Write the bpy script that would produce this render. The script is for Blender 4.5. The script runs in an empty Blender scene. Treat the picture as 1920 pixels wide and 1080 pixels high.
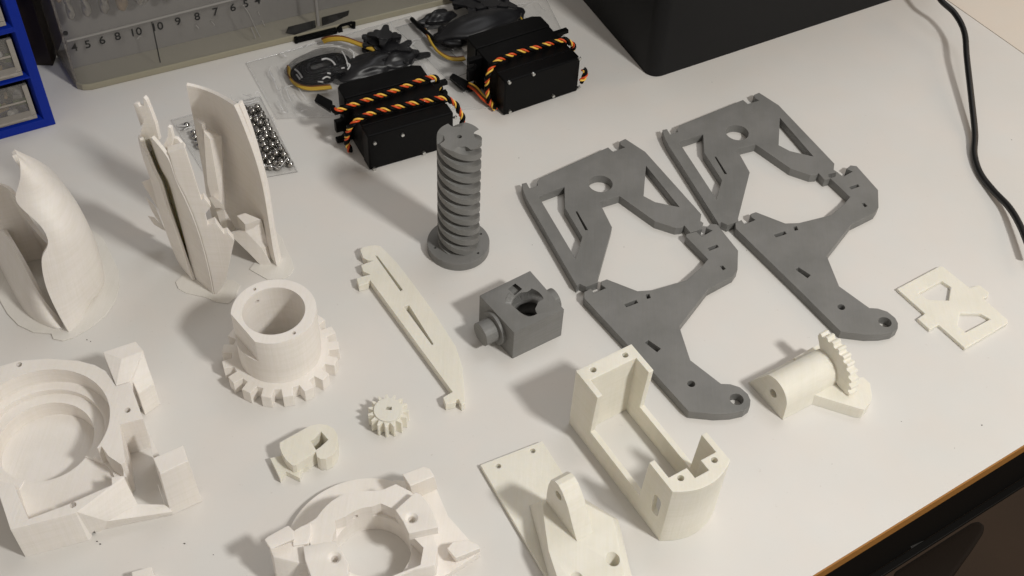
import bpy, bmesh, math, random
from mathutils import Vector, Matrix
from math import sin, cos, pi, radians
random.seed(7)
sc = bpy.context.scene
col = sc.collection
MM = 0.001
# ------------------------------------------------------------------ camera
CF, CT, CR, CH = 2200.0, radians(48.3), radians(3.5), 360.0      # focal (px of a 1920 frame), pitch, roll, height in mm
fwd = Vector((0, cos(CT), -sin(CT)))
r0 = Vector((1, 0, 0)); u0 = r0.cross(fwd)
rgt = r0 * cos(CR) + u0 * sin(CR)
upv = u0 * cos(CR) - r0 * sin(CR)
cam_d = bpy.data.cameras.new('camera')
cam_d.sensor_width = 36; cam_d.lens = 36 * CF / 1920
cam_d.clip_start = 0.01; cam_d.clip_end = 20
cam = bpy.data.objects.new('camera', cam_d); col.objects.link(cam)
R3 = Matrix((rgt, upv, -fwd)).transposed()
cam.matrix_world = Matrix.Translation((0, 0, CH * MM)) @ R3.to_4x4()
sc.camera = cam
# ------------------------------------------------------------------ light
w = bpy.data.worlds.new('World'); sc.world = w; w.use_nodes = True
w.node_tree.nodes['Background'].inputs[0].default_value = (1.0, 0.92, 0.835, 1)
w.node_tree.nodes['Background'].inputs[1].default_value = 0.34
def lamp(name, az, el, dist, size, power, colr, tgt=(0, 0.35, 0)):
    l = bpy.data.lights.new(name, 'AREA'); l.shape = 'DISK'; l.size = size; l.energy = power; l.color = colr
    o = bpy.data.objects.new(name, l); col.objects.link(o)
    d = Vector((cos(radians(el)) * cos(radians(az)), cos(radians(el)) * sin(radians(az)), sin(radians(el))))
    o.location = Vector(tgt) + d * dist
    o.rotation_euler = d.to_track_quat('Z', 'Y').to_euler()
    return o
lamp('desk_lamp', -32, 47, 0.85, 0.085, 4.35, (1.0, 0.98, 0.94), (-0.04, 0.28, 0))
lamp('warm_lamp', 25, 38, 0.5, 0.2, 0.42, (1.0, 0.72, 0.48), (0.27, 0.5, 0))
lamp('ceiling_lamp', 60, 66, 2.0, 0.8, 4.5, (0.95, 0.97, 1.0))
sc.view_settings.view_transform = 'Standard'; sc.view_settings.look = 'None'
sc.view_settings.exposure = -0.11; sc.view_settings.gamma = 1.0

# ------------------------------------------------------------------ geometry helpers (all lengths in mm)
def ray(x, y): return (x - 960) * rgt - (y - 540) * upv + CF * fwd
def P(x, y, z=0.0):                                  # point of the photo on the level z
    d = ray(x, y); t = (CH - z) / -d.z
    return Vector((d.x * t, d.y * t, z))
def PY(x, y, Y):                                     # point of the photo at depth Y
    d = ray(x, y); t = Y / d.y
    return Vector((d.x * t, Y, CH + d.z * t))
def PV(x, y, A, B):                                  # point of the photo on the upright plane through A and B
    n = Vector((B.y - A.y, A.x - B.x, 0)); d = ray(x, y); o = Vector((0, 0, CH))
    t = (A - o).dot(n) / d.dot(n)
    return o + d * t
def T(pts, ox, oy, s): return [(ox + p[0] * s, oy + p[1] * s) for p in pts]
def PZ(pts, z): return [P(a, b, z) for a, b in pts]

def mesh_of(name, verts, faces):
    me = bpy.data.meshes.new(name)
    me.from_pydata([tuple(Vector(v) * MM) for v in verts], [], faces)
    me.validate(); me.update()
    return me
def fixn(me):
    bm = bmesh.new(); bm.from_mesh(me)
    bmesh.ops.recalc_face_normals(bm, faces=bm.faces); bm.to_mesh(me); bm.free(); return me
def prism(poly, z0, z1):                             # poly: world points (z ignored)
    n = len(poly)
    v = [(p[0], p[1], z0) for p in poly] + [(p[0], p[1], z1) for p in poly]
    f = [list(range(n))[::-1], list(range(n, 2 * n))] + [[i, (i + 1) % n, n + (i + 1) % n, n + i] for i in range(n)]
    return fixn(mesh_of('m', v, f))
def slab(poly, vec):                                 # any planar polygon pushed along vec
    n = len(poly); vec = Vector(vec)
    v = [Vector(p) for p in poly] + [Vector(p) + vec for p in poly]
    f = [list(range(n))[::-1], list(range(n, 2 * n))] + [[i, (i + 1) % n, n + (i + 1) % n, n + i] for i in range(n)]
    return fixn(mesh_of('m', v, f))
def hull(pts):
    bm = bmesh.new()
    for p in pts: bm.verts.new(Vector(p) * MM)
    r = bmesh.ops.convex_hull(bm, input=bm.verts)
    bmesh.ops.delete(bm, geom=[g for g in set(r['geom_interior'] + r['geom_unused']) if isinstance(g, bmesh.types.BMVert)], context='VERTS')
    bmesh.ops.dissolve_limit(bm, angle_limit=0.01, verts=bm.verts, edges=bm.edges)
    bmesh.ops.recalc_face_normals(bm, faces=bm.faces)
    me = bpy.data.meshes.new('m'); bm.to_mesh(me); bm.free(); return me
def box(c, sx, sy, z0, z1, a=0):
    ca, sa = cos(a), sin(a)
    return prism([(c[0] + x * ca - y * sa, c[1] + x * sa + y * ca) for x, y in ((-sx, -sy), (sx, -sy), (sx, sy), (-sx, sy))], z0, z1)
def circ(c, r, n=48, a0=0, a1=2 * pi, e=0):
    m = n if e == 0 else n + 1
    return [(c[0] + r * cos(a0 + (a1 - a0) * i / n), c[1] + r * sin(a0 + (a1 - a0) * i / n)) for i in range(m)]
def cyl(c, r, z0, z1, n=48): return prism(circ(c, r, n), z0, z1)
def rod(p0, p1, r, n=32, r2=None):
    p0, p1 = Vector(p0), Vector(p1); d = (p1 - p0).normalized(); r2 = r if r2 is None else r2
    a = d.orthogonal().normalized(); b = d.cross(a)
    v = [p0 + (a * cos(2 * pi * i / n) + b * sin(2 * pi * i / n)) * r for i in range(n)] + [p1 + (a * cos(2 * pi * i / n) + b * sin(2 * pi * i / n)) * r2 for i in range(n)]
    f = [list(range(n))[::-1], list(range(n, 2 * n))] + [[i, (i + 1) % n, n + (i + 1) % n, n + i] for i in range(n)]
    return fixn(mesh_of('m', v, f))
def join(*ms):
    bm = bmesh.new()
    for m in ms: bm.from_mesh(m)
    me = bpy.data.meshes.new('m'); bm.to_mesh(me); bm.free(); return me
def sharpen(me, ang=19):
    for p in me.polygons: p.use_smooth = True
    me.set_sharp_from_angle(angle=radians(ang))
def evaluate(me, mods):
    """run a list of (type, settings) modifiers on a mesh and return the result"""
    ob = bpy.data.objects.new('tmp', me); col.objects.link(ob); extra = []
    for typ, st in mods:
        m = ob.modifiers.new('m', typ)
        for k, v in st.items():
            if k == 'object':
                o2 = bpy.data.objects.new('tmp2', v); col.objects.link(o2); extra.append(o2); v = o2
            setattr(m, k, v)
    dg = bpy.context.evaluated_depsgraph_get(); dg.update()
    out = bpy.data.meshes.new_from_object(ob.evaluated_get(dg))
    for o in [ob] + extra: bpy.data.objects.remove(o)
    return out
def solid(base, ops=(), bevel=0.18):
    """ops: ('+'|'-', mesh)"""
    me = base
    mods = [('BOOLEAN', dict(operation='UNION' if o == '+' else 'DIFFERENCE', solver='EXACT', object=m)) for o, m in ops]
    if bevel: mods.append(('BEVEL', dict(width=bevel * MM, segments=2, limit_method='ANGLE', angle_limit=radians(40), use_clamp_overlap=True)))
    return evaluate(me, mods)
def link(name, me, mat, parent=None, ang=19):
    if ang: sharpen(me, ang)
    me.name = name; me.materials.clear(); me.materials.append(mat)
    o = bpy.data.objects.new(name, me); col.objects.link(o)
    if parent: o.parent = parent
    return o
def tag(o, label=None, cat=None, group=None, kind=None):
    for k, v in (('label', label), ('category', cat), ('group', group), ('kind', kind)):
        if v: o[k] = v
    return o
def origin(o, c):                                    # put the origin of a mesh thing at c
    c = Vector(c) * MM
    o.data.transform(Matrix.Translation(-c)); o.location = c; return o
def empty(name, label, cat, group=None):
    o = bpy.data.objects.new(name, None); col.objects.link(o); o.empty_display_size = 0.01
    return tag(o, label, cat, group)
def smooth_path(pts, n=8):
    out = []
    for i in range(len(pts) - 1):
        p0 = pts[max(i - 1, 0)]; p1 = pts[i]; p2 = pts[i + 1]; p3 = pts[min(i + 2, len(pts) - 1)]
        for k in range(n):
            t = k / n
            out.append(0.5 * ((2 * p1) + (p2 - p0) * t + (2 * p0 - 5 * p1 + 4 * p2 - p3) * t * t + (3 * p1 - p0 - 3 * p2 + p3) * t ** 3))
    out.append(Vector(pts[-1])); return out
def frames(path):
    up = Vector((0, 0, 1)); out = []
    t0 = (path[1] - path[0]).normalized(); a = t0.cross(up)
    if a.length < 1e-3: a = Vector((1, 0, 0))
    a.normalize()
    for i, p in enumerate(path):
        t = (path[min(i + 1, len(path) - 1)] - path[max(i - 1, 0)]).normalized()
        a = (a - t * a.dot(t)).normalized(); out.append((p, a, t.cross(a)))
    return out
def tube(path, r, n=10):
    fr = frames(path); v = []; f = []
    for p, a, b in fr: v += [p + (a * cos(2 * pi * k / n) + b * sin(2 * pi * k / n)) * r for k in range(n)]
    for i in range(len(fr) - 1):
        for k in range(n): f.append([i * n + k, i * n + (k + 1) % n, (i + 1) * n + (k + 1) % n, (i + 1) * n + k])
    m = len(v); f += [list(range(n))[::-1], list(range(m - n, m))]
    return fixn(mesh_of('m', v, f))
def resample(path, step):
    out = [path[0]]; acc = 0
    for i in range(1, len(path)):
        a, b = path[i - 1], path[i]; L = (b - a).length
        while L > 0 and acc + L >= step:
            t = (step - acc) / L; a = a.lerp(b, t); out.append(a.copy()); L = (b - a).length; acc = 0
        acc += L
    out.append(path[-1]); return out
def twist(path, k, n, rad, r, pitch):
    """wire k of n twisted round the path"""
    pa = resample(path, 0.5); fr = frames(pa); o = []
    for i, (p, a, b) in enumerate(fr):
        an = 2 * pi * (k / n + i * 0.5 / pitch); o.append(p + (a * cos(an) + b * sin(an)) * rad)
    return tube(o, r, 8)
def patch(rows, thick=1.6, sub=2, off=0):
    """surface through rows of world points, thickened"""
    nr, nc = len(rows), len(rows[0])
    v = [p for r in rows for p in r]
    f = [[i * nc + j, i * nc + j + 1, (i + 1) * nc + j + 1, (i + 1) * nc + j] for i in range(nr - 1) for j in range(nc - 1)]
    me = mesh_of('m', v, f); fixn(me)
    mods = []
    if sub: mods.append(('SUBSURF', dict(levels=sub, render_levels=sub, boundary_smooth='PRESERVE_CORNERS')))
    mods.append(('SOLIDIFY', dict(thickness=thick * MM, offset=off)))
    return evaluate(me, mods)

# ------------------------------------------------------------------ materials
def mat(name, base, rough=0.5, **kw):
    m = bpy.data.materials.new(name); m.use_nodes = True
    b = m.node_tree.nodes['Principled BSDF']
    b.inputs['Base Color'].default_value = (*base, 1); b.inputs['Roughness'].default_value = rough
    for k, v in kw.items():
        b.inputs[k].default_value = v
    return m
def N(m, t, **kw):
    n = m.node_tree.nodes.new(t)
    for k, v in kw.items(): setattr(n, k, v)
    return n
def mixcol(m, fac, a, b):
    x = N(m, 'ShaderNodeMix', data_type='RGBA'); L = m.node_tree.links
    L.new(fac, x.inputs[0]); x.inputs[6].default_value = (*a, 1); x.inputs[7].default_value = (*b, 1)
    return x.outputs[2]
def noise(m, scale, detail=3, stretch=None, rough=0.55):
    L = m.node_tree.links
    tc = N(m, 'ShaderNodeTexCoord'); mp = N(m, 'ShaderNodeMapping')
    L.new(tc.outputs['Object'], mp.inputs[0])
    if stretch: mp.inputs['Scale'].default_value = stretch
    n = N(m, 'ShaderNodeTexNoise'); n.inputs['Scale'].default_value = scale; n.inputs['Detail'].default_value = detail
    n.inputs['Roughness'].default_value = rough
    L.new(mp.outputs[0], n.inputs[0]); return n.outputs['Fac']
def ramp(m, src, p0, p1):
    r = N(m, 'ShaderNodeMapRange'); r.inputs[1].default_value = p0; r.inputs[2].default_value = p1
    m.node_tree.links.new(src, r.inputs[0]); return r.outputs[0]
def bump(m, srcs, dist=0.0002):
    L = m.node_tree.links; prev = None
    for s, st in srcs:
        b = N(m, 'ShaderNodeBump'); b.inputs['Strength'].default_value = st; b.inputs['Distance'].default_value = dist
        L.new(s, b.inputs['Height'])
        if prev: L.new(prev, b.inputs['Normal'])
        prev = b.outputs[0]
    L.new(prev, m.node_tree.nodes['Principled BSDF'].inputs['Normal'])
def printed(name, ca, cb, rough=0.55, sss=0.0, layer=0.5):
    """printed plastic: fine layer lines, slight colour drift"""
    m = mat(name, ca, rough); L = m.node_tree.links; b = m.node_tree.nodes['Principled BSDF']; b.inputs['Specular IOR Level'].default_value = 0.28
    base_ = mixcol(m, ramp(m, noise(m, 60, 3), 0.35, 0.65), ca, cb)
    for st_, am in (((25, 25, 750), .97), ((900, 30, 20), .98)):      # colour banding from layer to layer and pass to pass
        q_ = N(m, 'ShaderNodeMix', data_type='RGBA'); q_.blend_type = 'MULTIPLY'; L.new(ramp(m, noise(m, 1, 3, st_, .7), 0.42, 0.62), q_.inputs[0])
        L.new(base_, q_.inputs[6]); q_.inputs[7].default_value = (am, am, am * .985, 1); base_ = q_.outputs[2]
    L.new(base_, b.inputs['Base Color'])
    if sss:
        b.inputs['Subsurface Weight'].default_value = sss
        b.inputs['Subsurface Radius'].default_value = (1.0, 0.85, 0.6); b.inputs['Subsurface Scale'].default_value = 0.0022
    bump(m, [(noise(m, 1, 2, (50, 50, 1500)), layer), (noise(m, 1, 2, (1300, 90, 60)), 0.3), (noise(m, 1, 2, (900, 900, 900)), 0.25)], 0.00018)
    rg = N(m, 'ShaderNodeMapRange'); rg.inputs[3].default_value = rough - .1; rg.inputs[4].default_value = rough + .12
    L.new(noise(m, 130, 3), rg.inputs[0]); L.new(rg.outputs[0], b.inputs['Roughness'])
    return m
M = {}
M['white'] = printed('white_plastic', (0.845, 0.80, 0.755), (0.88, 0.84, 0.795), 0.6, 0.15)
M['cream'] = printed('cream_plastic', (0.80, 0.77, 0.68), (0.84, 0.81, 0.725), 0.5, 0.3, 0.4)
M['grey'] = printed('grey_plastic', (0.18, 0.179, 0.173), (0.215, 0.212, 0.206), 0.40, 0.0, 1.0)
M['brim'] = printed('thin_brim_plastic', (0.73, 0.705, 0.66), (0.77, 0.745, 0.70), 0.45, 0.0, 0.3)
M['black'] = mat('black_plastic', (0.002, 0.002, 0.0022), 0.42, **{'Specular IOR Level': 0.12})
M['blackbox'] = mat('black_box_plastic', (0.011, 0.011, 0.0115), 0.55, **{'Specular IOR Level': 0.16})
bump(M['blackbox'], [(noise(M['blackbox'], 1500, 2), 0.25)], 0.0001)
M['rubber'] = mat('black_cable', (0.008, 0.008, 0.008), 0.4)
M['wire_yellow'] = mat('yellow_wire', (0.9, 0.55, 0.08), 0.4)
M['wire_orange'] = mat('orange_wire', (0.7, 0.08, 0.012), 0.4)
M['wire_brown'] = mat('brown_wire', (0.16, 0.05, 0.012), 0.45)
M['wire_black'] = mat('black_wire', (0.003, 0.003, 0.003), 0.5, **{'Specular IOR Level': 0.1})
M['bag_yellow'] = mat('dull_yellow_wire', (0.5, 0.32, 0.035), 0.45)
M['steel'] = mat('steel', (0.42, 0.41, 0.39), 0.14, Metallic=1.0)
M['screw'] = mat('screw_steel', (0.6, 0.6, 0.58), 0.3, Metallic=1.0)
M['blue'] = mat('blue_plastic', (0.003, 0.022, 0.28), 0.42, **{'Specular IOR Level': 0.2})
M['ink'] = mat('black_ink', (0.01, 0.01, 0.01), 0.6)
M['olive'] = mat('yellowed_plastic_rim', (0.31, 0.285, 0.21), 0.35)
M['tin'] = mat('dull_drill_steel', (0.33, 0.31, 0.28), 0.2, Metallic=0.9)
M['brass'] = mat('tan_drill', (0.28, 0.2, 0.12), 0.3, Metallic=0.5)
M['backing'] = mat('grey_case_backing', (0.22, 0.21, 0.198), 0.6)
M['wood_edge'] = mat('hardboard_edge', (0.33, 0.145, 0.028), 0.6)
bump(M['wood_edge'], [(noise(M['wood_edge'], 900, 4), 0.6)], 0.0003)
M['rail'] = mat('black_rail', (0.004, 0.0035, 0.003), 0.5, **{'Specular IOR Level': 0.15})
M['floor'] = mat('brown_floor', (0.075, 0.045, 0.025), 0.7)
L = M['floor'].node_tree.links
L.new(mixcol(M['floor'], noise(M['floor'], 9, 5), (0.038, 0.021, 0.010), (0.065, 0.037, 0.018)), M['floor'].node_tree.nodes['Principled BSDF'].inputs['Base Color'])
M['dark_brown'] = mat('dark_brown_vinyl', (0.016, 0.010, 0.006), 0.6, **{'Specular IOR Level': 0.2})
M['paper'] = mat('scrap_paper', (0.45, 0.42, 0.37), 0.8)
M['crumb'] = mat('crumb_grey', (0.12, 0.11, 0.10), 0.8)
def tabletop_mat(name, ca, cb):
    m = mat(name, ca, 0.42); b = m.node_tree.nodes['Principled BSDF']; L = m.node_tree.links
    L.new(mixcol(m, ramp(m, noise(m, 14, 4), 0.3, 0.7), ca, cb), b.inputs['Base Color'])
    L.new(ramp(m, noise(m, 40, 3), 0.0, 2.0), b.inputs['Roughness'])
    r = N(m, 'ShaderNodeMapRange'); r.inputs[3].default_value = 0.38; r.inputs[4].default_value = 0.55
    L.new(noise(m, 60, 3), r.inputs[0]); L.new(r.outputs[0], b.inputs['Roughness'])
    b.inputs['Specular IOR Level'].default_value = 0.35
    src = b.inputs['Base Color'].links[0].from_socket
    tint = N(m, 'ShaderNodeMix', data_type='RGBA'); tint.blend_type = 'MULTIPLY'; tint.inputs[0].default_value = 1
    cr = N(m, 'ShaderNodeValToRGB'); e_ = cr.color_ramp.elements
    e_[0].position = 0.35; e_[0].color = (1.008, 0.995, 0.982, 1); e_[1].position = 0.65; e_[1].color = (0.99, 1.0, 1.0, 1)
    L.new(noise(m, 45, 2), cr.inputs[0]); L.new(src, tint.inputs[6]); L.new(cr.outputs[0], tint.inputs[7])
    # fine dust, smudges and short scratches worn into the laminate
    du = N(m, 'ShaderNodeMix', data_type='RGBA'); du.blend_type = 'MULTIPLY'
    L.new(ramp(m, noise(m, 420, 4, None, .7), 0.66, 0.74), du.inputs[0]); L.new(tint.outputs[2], du.inputs[6]); du.inputs[7].default_value = (0.86, 0.84, 0.82, 1)
    sc_ = N(m, 'ShaderNodeMix', data_type='RGBA'); L.new(ramp(m, noise(m, 1, 4, (60, 900, 60), .75), 0.70, 0.80), sc_.inputs[0])
    L.new(du.outputs[2], sc_.inputs[6]); sc_.inputs[7].default_value = (0.66, 0.65, 0.63, 1)
    L.new(sc_.outputs[2], b.inputs['Base Color'])
    bump(m, [(noise(m, 1300, 3), 0.25)], 0.00006)
    return m
M['table'] = tabletop_mat('white_laminate', (0.69, 0.675, 0.645), (0.735, 0.713, 0.685))
M['table2'] = tabletop_mat('white_laminate_side', (0.73, 0.66, 0.58), (0.76, 0.69, 0.61))
def clear(name, tint, fac, rough=0.08, bstr=0.0, bscale=120):
    """thin clear plastic: a see-through sheet with a milky, glossy share"""
    m = mat(name, tint, rough); L = m.node_tree.links; b = m.node_tree.nodes['Principled BSDF']
    b.inputs['Specular IOR Level'].default_value = 0.6
    tr = N(m, 'ShaderNodeBsdfTransparent'); mx = N(m, 'ShaderNodeMixShader'); mx.inputs[0].default_value = fac
    L.new(tr.outputs[0], mx.inputs[1]); L.new(b.outputs[0], mx.inputs[2])
    L.new(mx.outputs[0], m.node_tree.nodes['Material Output'].inputs[0])
    if bstr: bump(m, [(noise(m, bscale, 3), bstr)], 0.002)
    return m
M['pane'] = clear('smoky_clear_plastic', (0.36, 0.35, 0.335), 0.17, 0.08, 0.5, 45)
M['case_side'] = clear('ribbed_clear_plastic', (0.22, 0.19, 0.16), 0.5, 0.2, 0.6, 90)
M['drawer'] = clear('clear_drawer_plastic', (0.42, 0.40, 0.37), 0.22, 0.15, 0.5, 150)
M['lip'] = clear('milky_drawer_lip', (0.40, 0.37, 0.33), 0.72, 0.2, 0.5, 150)
M['drawer_shade'] = mat('painted_drawer_shade', (0.035, 0.03, 0.027), 0.4)
M['bag'] = clear('thin_clear_bag', (0.6, 0.6, 0.59), 0.11, 0.05, 0.6, 160)
M['bag_glossy'] = clear('shiny_film', (0.03, 0.03, 0.033), 0.34, 0.10, 1.0, 420)

# ------------------------------------------------------------------ the table
E1 = Vector((0.8236, 0.5672, 0)); E2 = Vector((-0.5672, 0.8236, 0)); TC = Vector((108, 197.7, 0))
def tb(a, b, z=0): p = TC + E1 * a + E2 * b; return Vector((p.x, p.y, z))
seam = (P(1799, 16) - TC).dot(E1)
table = empty('workbench', 'white laminate workbench top with a raw brown board edge', 'workbench')
link('tabletop', solid(prism([tb(-520, 0), tb(seam - 0.25, 0), tb(seam - 0.25, 620), tb(-520, 620)], -4.6, 0), bevel=0.15), M['table'], table)
link('tabletop_extension', solid(prism([tb(seam + 0.25, 0), tb(seam + 260, 0), tb(seam + 260, 620), tb(seam + 0.25, 620)], -4.6, 0.0), bevel=0.15), M['table2'], table)
link('board_edge', prism([tb(-520, -0.6), tb(seam + 260, -0.6), tb(seam + 260, -0.02), tb(-520, -0.02)], -5.9, -0.3), M['wood_edge'], table)
rl = link('rail', solid(prism([tb(-520, 1.5), tb(seam + 260, 1.5), tb(seam + 260, 22), tb(-520, 22)], -46, -6.0), bevel=1.0), M['rail'], table)
link('rail_lip', solid(prism([tb(-520, -1.5), tb(seam + 260, -1.5), tb(seam + 260, 1.4), tb(-520, 1.4)], -46.5, -44.5), bevel=0.3), M['rail'], table)
fl = link('floor', prism([(-2500, -1500), (2500, -1500), (2500, 3500), (-2500, 3500)], -720, -700), M['floor'])
tag(fl, kind='structure')
# long dark padded bar under the table edge
def capsule(p0, p1, r0_, r1_):
    p0, p1 = Vector(p0), Vector(p1); path = []; d = (p1 - p0); L_ = d.length; d.normalize()
    prof = [(-r0_ * cos(a), r0_ * sin(a)) for a in [pi / 2 * i / 6 for i in range(1, 7)]] + [(L_ + r1_ * sin(a), r1_ * cos(a)) for a in [pi / 2 * i / 6 for i in range(0, 6)]]
    a = d.orthogonal().normalized(); b = d.cross(a); n = 20; v = []; f = []
    for s, r in prof: v += [p0 + d * s + (a * cos(2 * pi * k / n) + b * sin(2 * pi * k / n)) * r for k in range(n)]
    for i in range(len(prof) - 1):
        for k in range(n): f.append([i * n + k, i * n + (k + 1) % n, (i + 1) * n + (k + 1) % n, (i + 1) * n + k])
    f += [list(range(n))[::-1], list(range(len(v) - n, len(v)))]
    return fixn(mesh_of('m', v, f))
TB = lambda l: T(l, 1480, 780, 0.2778)
q0, q1 = TB([(880, 1120), (1240, 780)])
o = link('armrest', evaluate(hull([P(*p, zz) for zz, l in ((-230, [(700, 1060), (900, 940), (1240, 715), (1310, 712), (1318, 780), (1240, 900), (1090, 1090), (1020, 1200), (700, 1200)]), (-262, [(720, 1080), (1250, 730), (1300, 760), (1090, 1110)])) for p in TB(l)]), [('BEVEL', dict(width=12 * MM, segments=5, limit_method='ANGLE', angle_limit=radians(30)))]), M['dark_brown'], ang=60)
tag(o, 'dark brown rounded armrest in the gloom below the table edge', 'armrest'); 
o = link('sticker', hull([PV(*p, tb(0, 1.5), tb(100, 1.5)) + q for p in TB([(818, 882), (905, 842), (912, 862), (824, 900)]) for q in (Vector((0, 0, 0)), -E2 * 0.15)]), mat('dull_sticker', (0.05, 0.048, 0.045), 0.5), table)

# crumbs
bm = bmesh.new()
for x, y, r in [(182, 1015, .45), (188, 1020, .5), (163, 684, .0), (346, 1019, .5), (1841, 797, .45), (400, 1040, .3), (170, 640, .35), (1400, 470, .25), (973, 296, .3), (998, 459, .25), (163, 637, .4), (1897, 262, .35), (1335, 154, .25), (560, 720, .3), (540, 1020, .25), (1170, 463, .25), (1690, 790, .25), (1790, 840, .2), (1560, 870, .2)]:
    if r:
        r *= .6; c = P(x, y, r * .6) * MM
        bmesh.ops.create_icosphere(bm, subdivisions=1, radius=r * MM, matrix=Matrix.Translation(c) @ Matrix.Diagonal((1.3, .8, .7, 1)))
me = bpy.data.meshes.new('crumbs'); bm.to_mesh(me); bm.free()
o = link('crumbs', me, M['crumb']); tag(o, 'tiny dark crumbs scattered on the white table', 'crumbs', kind='stuff')

# ------------------------------------------------------------------ grey frame plates
TG = 4.3
ZA = lambda l: T(l, 960, 240, 440 / 1485)
ZL = lambda l: T(l, 1060, 400, 380 / 1026)
def circ_px(c, e, z, n=32):                          # circle with centre px c through px e on level z
    a = P(*c, z); r = (P(*e, z) - a).length; return circ(a, r, n)
up_out = [(62, 352), (92, 345), (112, 382), (165, 362), (158, 348), (172, 312), (608, 122), (640, 150), (655, 152), (716, 120), (700, 102), (680, 105), (680, 86), (717, 68),
          (843, 150), (1198, 545), (1192, 588), (1212, 600), (1205, 640), (1130, 668), (1100, 640), (1085, 622), (1062, 660), (1035, 672), (905, 628), (680, 432), (553, 470), (633, 630),
          (541, 960), (545, 992), (480, 1020), (468, 1040), (430, 990), (402, 1025), (95, 470), (72, 420)]
up_out = [(62, 352), (92, 345), (112, 382), (165, 362), (158, 342), (176, 316), (608, 122), (640, 150), (716, 122), (690, 108), (680, 86), (717, 68),
          (843, 150), (1198, 545), (1192, 588), (1212, 600), (1203, 638), (1128, 662), (1090, 615), (1078, 628), (1037, 632), (905, 590), (680, 430), (553, 468), (633, 628),
          (541, 958), (545, 975), (470, 1005), (428, 985), (410, 1000), (95, 455), (72, 400)]
up_holes = [[(168, 432), (332, 372), (335, 505), (445, 690), (402, 825)], [(848, 238), (1060, 500), (1000, 488), (905, 468), (833, 430)], [(401, 526), (411, 524), (481, 646), (464, 646)]]
lo_out = [(95, 398), (130, 380), (145, 405), (205, 378), (182, 362), (180, 345), (210, 333), (365, 393), (440, 388), (613, 338), (690, 270), (722, 232), (610, 118), (612, 105), (662, 92), (690, 118), (745, 86), (712, 72), (735, 52), (768, 55),
          (875, 188), (872, 285), (852, 315), (722, 385), (577, 572), (633, 743), (788, 862), (835, 864), (885, 880), (925, 915), (938, 945), (935, 975), (905, 998), (840, 1012), (760, 1016), (625, 1003), (440, 800), (95, 430)]
lo_holes = [[(297, 460), (358, 437), (368, 452), (308, 474)], [(406, 410), (424, 406), (432, 428), (414, 432)], [(720, 175), (768, 157), (776, 170), (730, 188)], [(782, 266), (796, 263), (812, 280), (798, 287)],
            [(402, 655), (420, 641), (483, 684), (464, 702)]]
def plate(name, out, holes, Z, circles, z=TG):
    ops = [('-', prism(PZ(Z(h), z), -1, z + 1)) for h in holes]
    ops += [('-', prism(circ_px(*Z([c, e]), z), -1, z + 1)) for c, e in circles]
    return solid(prism(PZ(Z(out), z), 0.0, z), ops, 0.2)
mu = plate('u', up_out, up_holes, ZA, [((560, 352), (636, 360))])
ml = plate('l', lo_out, lo_holes, ZL, [((867, 940), (902, 944)), ((637, 862), (657, 864))])
def fit_to(src, dst, z):                             # rigid move taking two src pixels onto two dst pixels
    a, b = [P(*p, z) for p in src]; c, d = [P(*p, z) for p in dst]
    ang = math.atan2((d - c).y, (d - c).x) - math.atan2((b - a).y, (b - a).x)
    m0, m1 = (a + b) / 2, (c + d) / 2
    return m0, m1, ang
g = 'grey interlocking frame plates'
def plates(me, name, la, lb, src, dst):
    m0, m1, ang = fit_to(src, dst, TG)
    o1 = link(name, me, M['grey']); c = Vector((m0.x, m0.y, 0)); origin(o1, c); tag(o1, la, 'frame plate', g)
    o2 = o1.copy(); col.objects.link(o2); o2.location = Vector((m1.x, m1.y, 0)) * MM; o2.rotation_euler = (0, 0, ang); tag(o2, lb)
    return o1, o2
ZB = lambda l: T(l, 1220, 160, 440 / 1485); ZM = lambda l: T(l, 1330, 280, 380 / 1026)
plates(mu, 'printed_plate', 'grey plate with a round hole and slanted windows, nearer the grey screw', 'grey plate with a round hole and slanted windows, farthest back by the black box',
       ZA([(82, 360), (1198, 548)]), ZB([(97, 290), (1160, 497)]))
plates(ml, 'printed_plate', 'grey arm plate ending in a ring, its edge behind the white servo bracket', 'grey arm plate ending in a ring, above the toothed cream part',
       ZL([(210, 333), (867, 940)]), ZM([(237, 318), (887, 872)]))

# ------------------------------------------------------------------ grey screw
def profile(th, R, depth, ns, wid):
    """radius of a grooved section at phase th: rounded grooves cut from a round bar"""
    x = ((th * ns / (2 * pi)) % 1.0)
    d = abs(x - 0.5) / wid
    return R - depth * math.sqrt(max(0.0, 1 - d ** 4)) if d < 1 else R
def screw_mesh(c, R, depth, ns, lead, z0, z1, wid, ph, na=144, nz=230):
    v = []; f = []
    for i in range(nz + 1):
        z = z0 + (z1 - z0) * i / nz
        for k in range(na):
            t = 2 * pi * k / na; r = profile(t + 2 * pi * z / lead + ph, R, depth, ns, wid)
            v.append((c[0] + r * cos(t), c[1] + r * sin(t), z))
    for i in range(nz):
        for k in range(na): f.append([i * na + k, i * na + (k + 1) % na, (i + 1) * na + (k + 1) % na, (i + 1) * na + k])
    f += [list(range(na))[::-1], list(range(nz * na, (nz + 1) * na))]
    return mesh_of('m', v, f)
a, b = P(800.8, 452.3, 4.2), P(918, 452.3, 4.2); SC = (a + b) / 2; SR = (b - a).length / 2
scr = empty('printed_screw', 'tall grey coarse threaded column standing on a round flange', 'screw')
fo = [('-', cyl((SC.x + 10.4 * cos(t), SC.y + 10.4 * sin(t)), 0.55, 1, 6, 12)) for t in (radians(205), radians(325), radians(85), radians(30))]
link('base_flange', solid(cyl(SC, SR, 0, 4.2, 96), fo, 0.25), M['grey'], scr)
sm = screw_mesh(SC, 8.7, 2.9, 4, 23.4, 4.1, 62, 0.235, 1.2, 200, 340)
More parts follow.
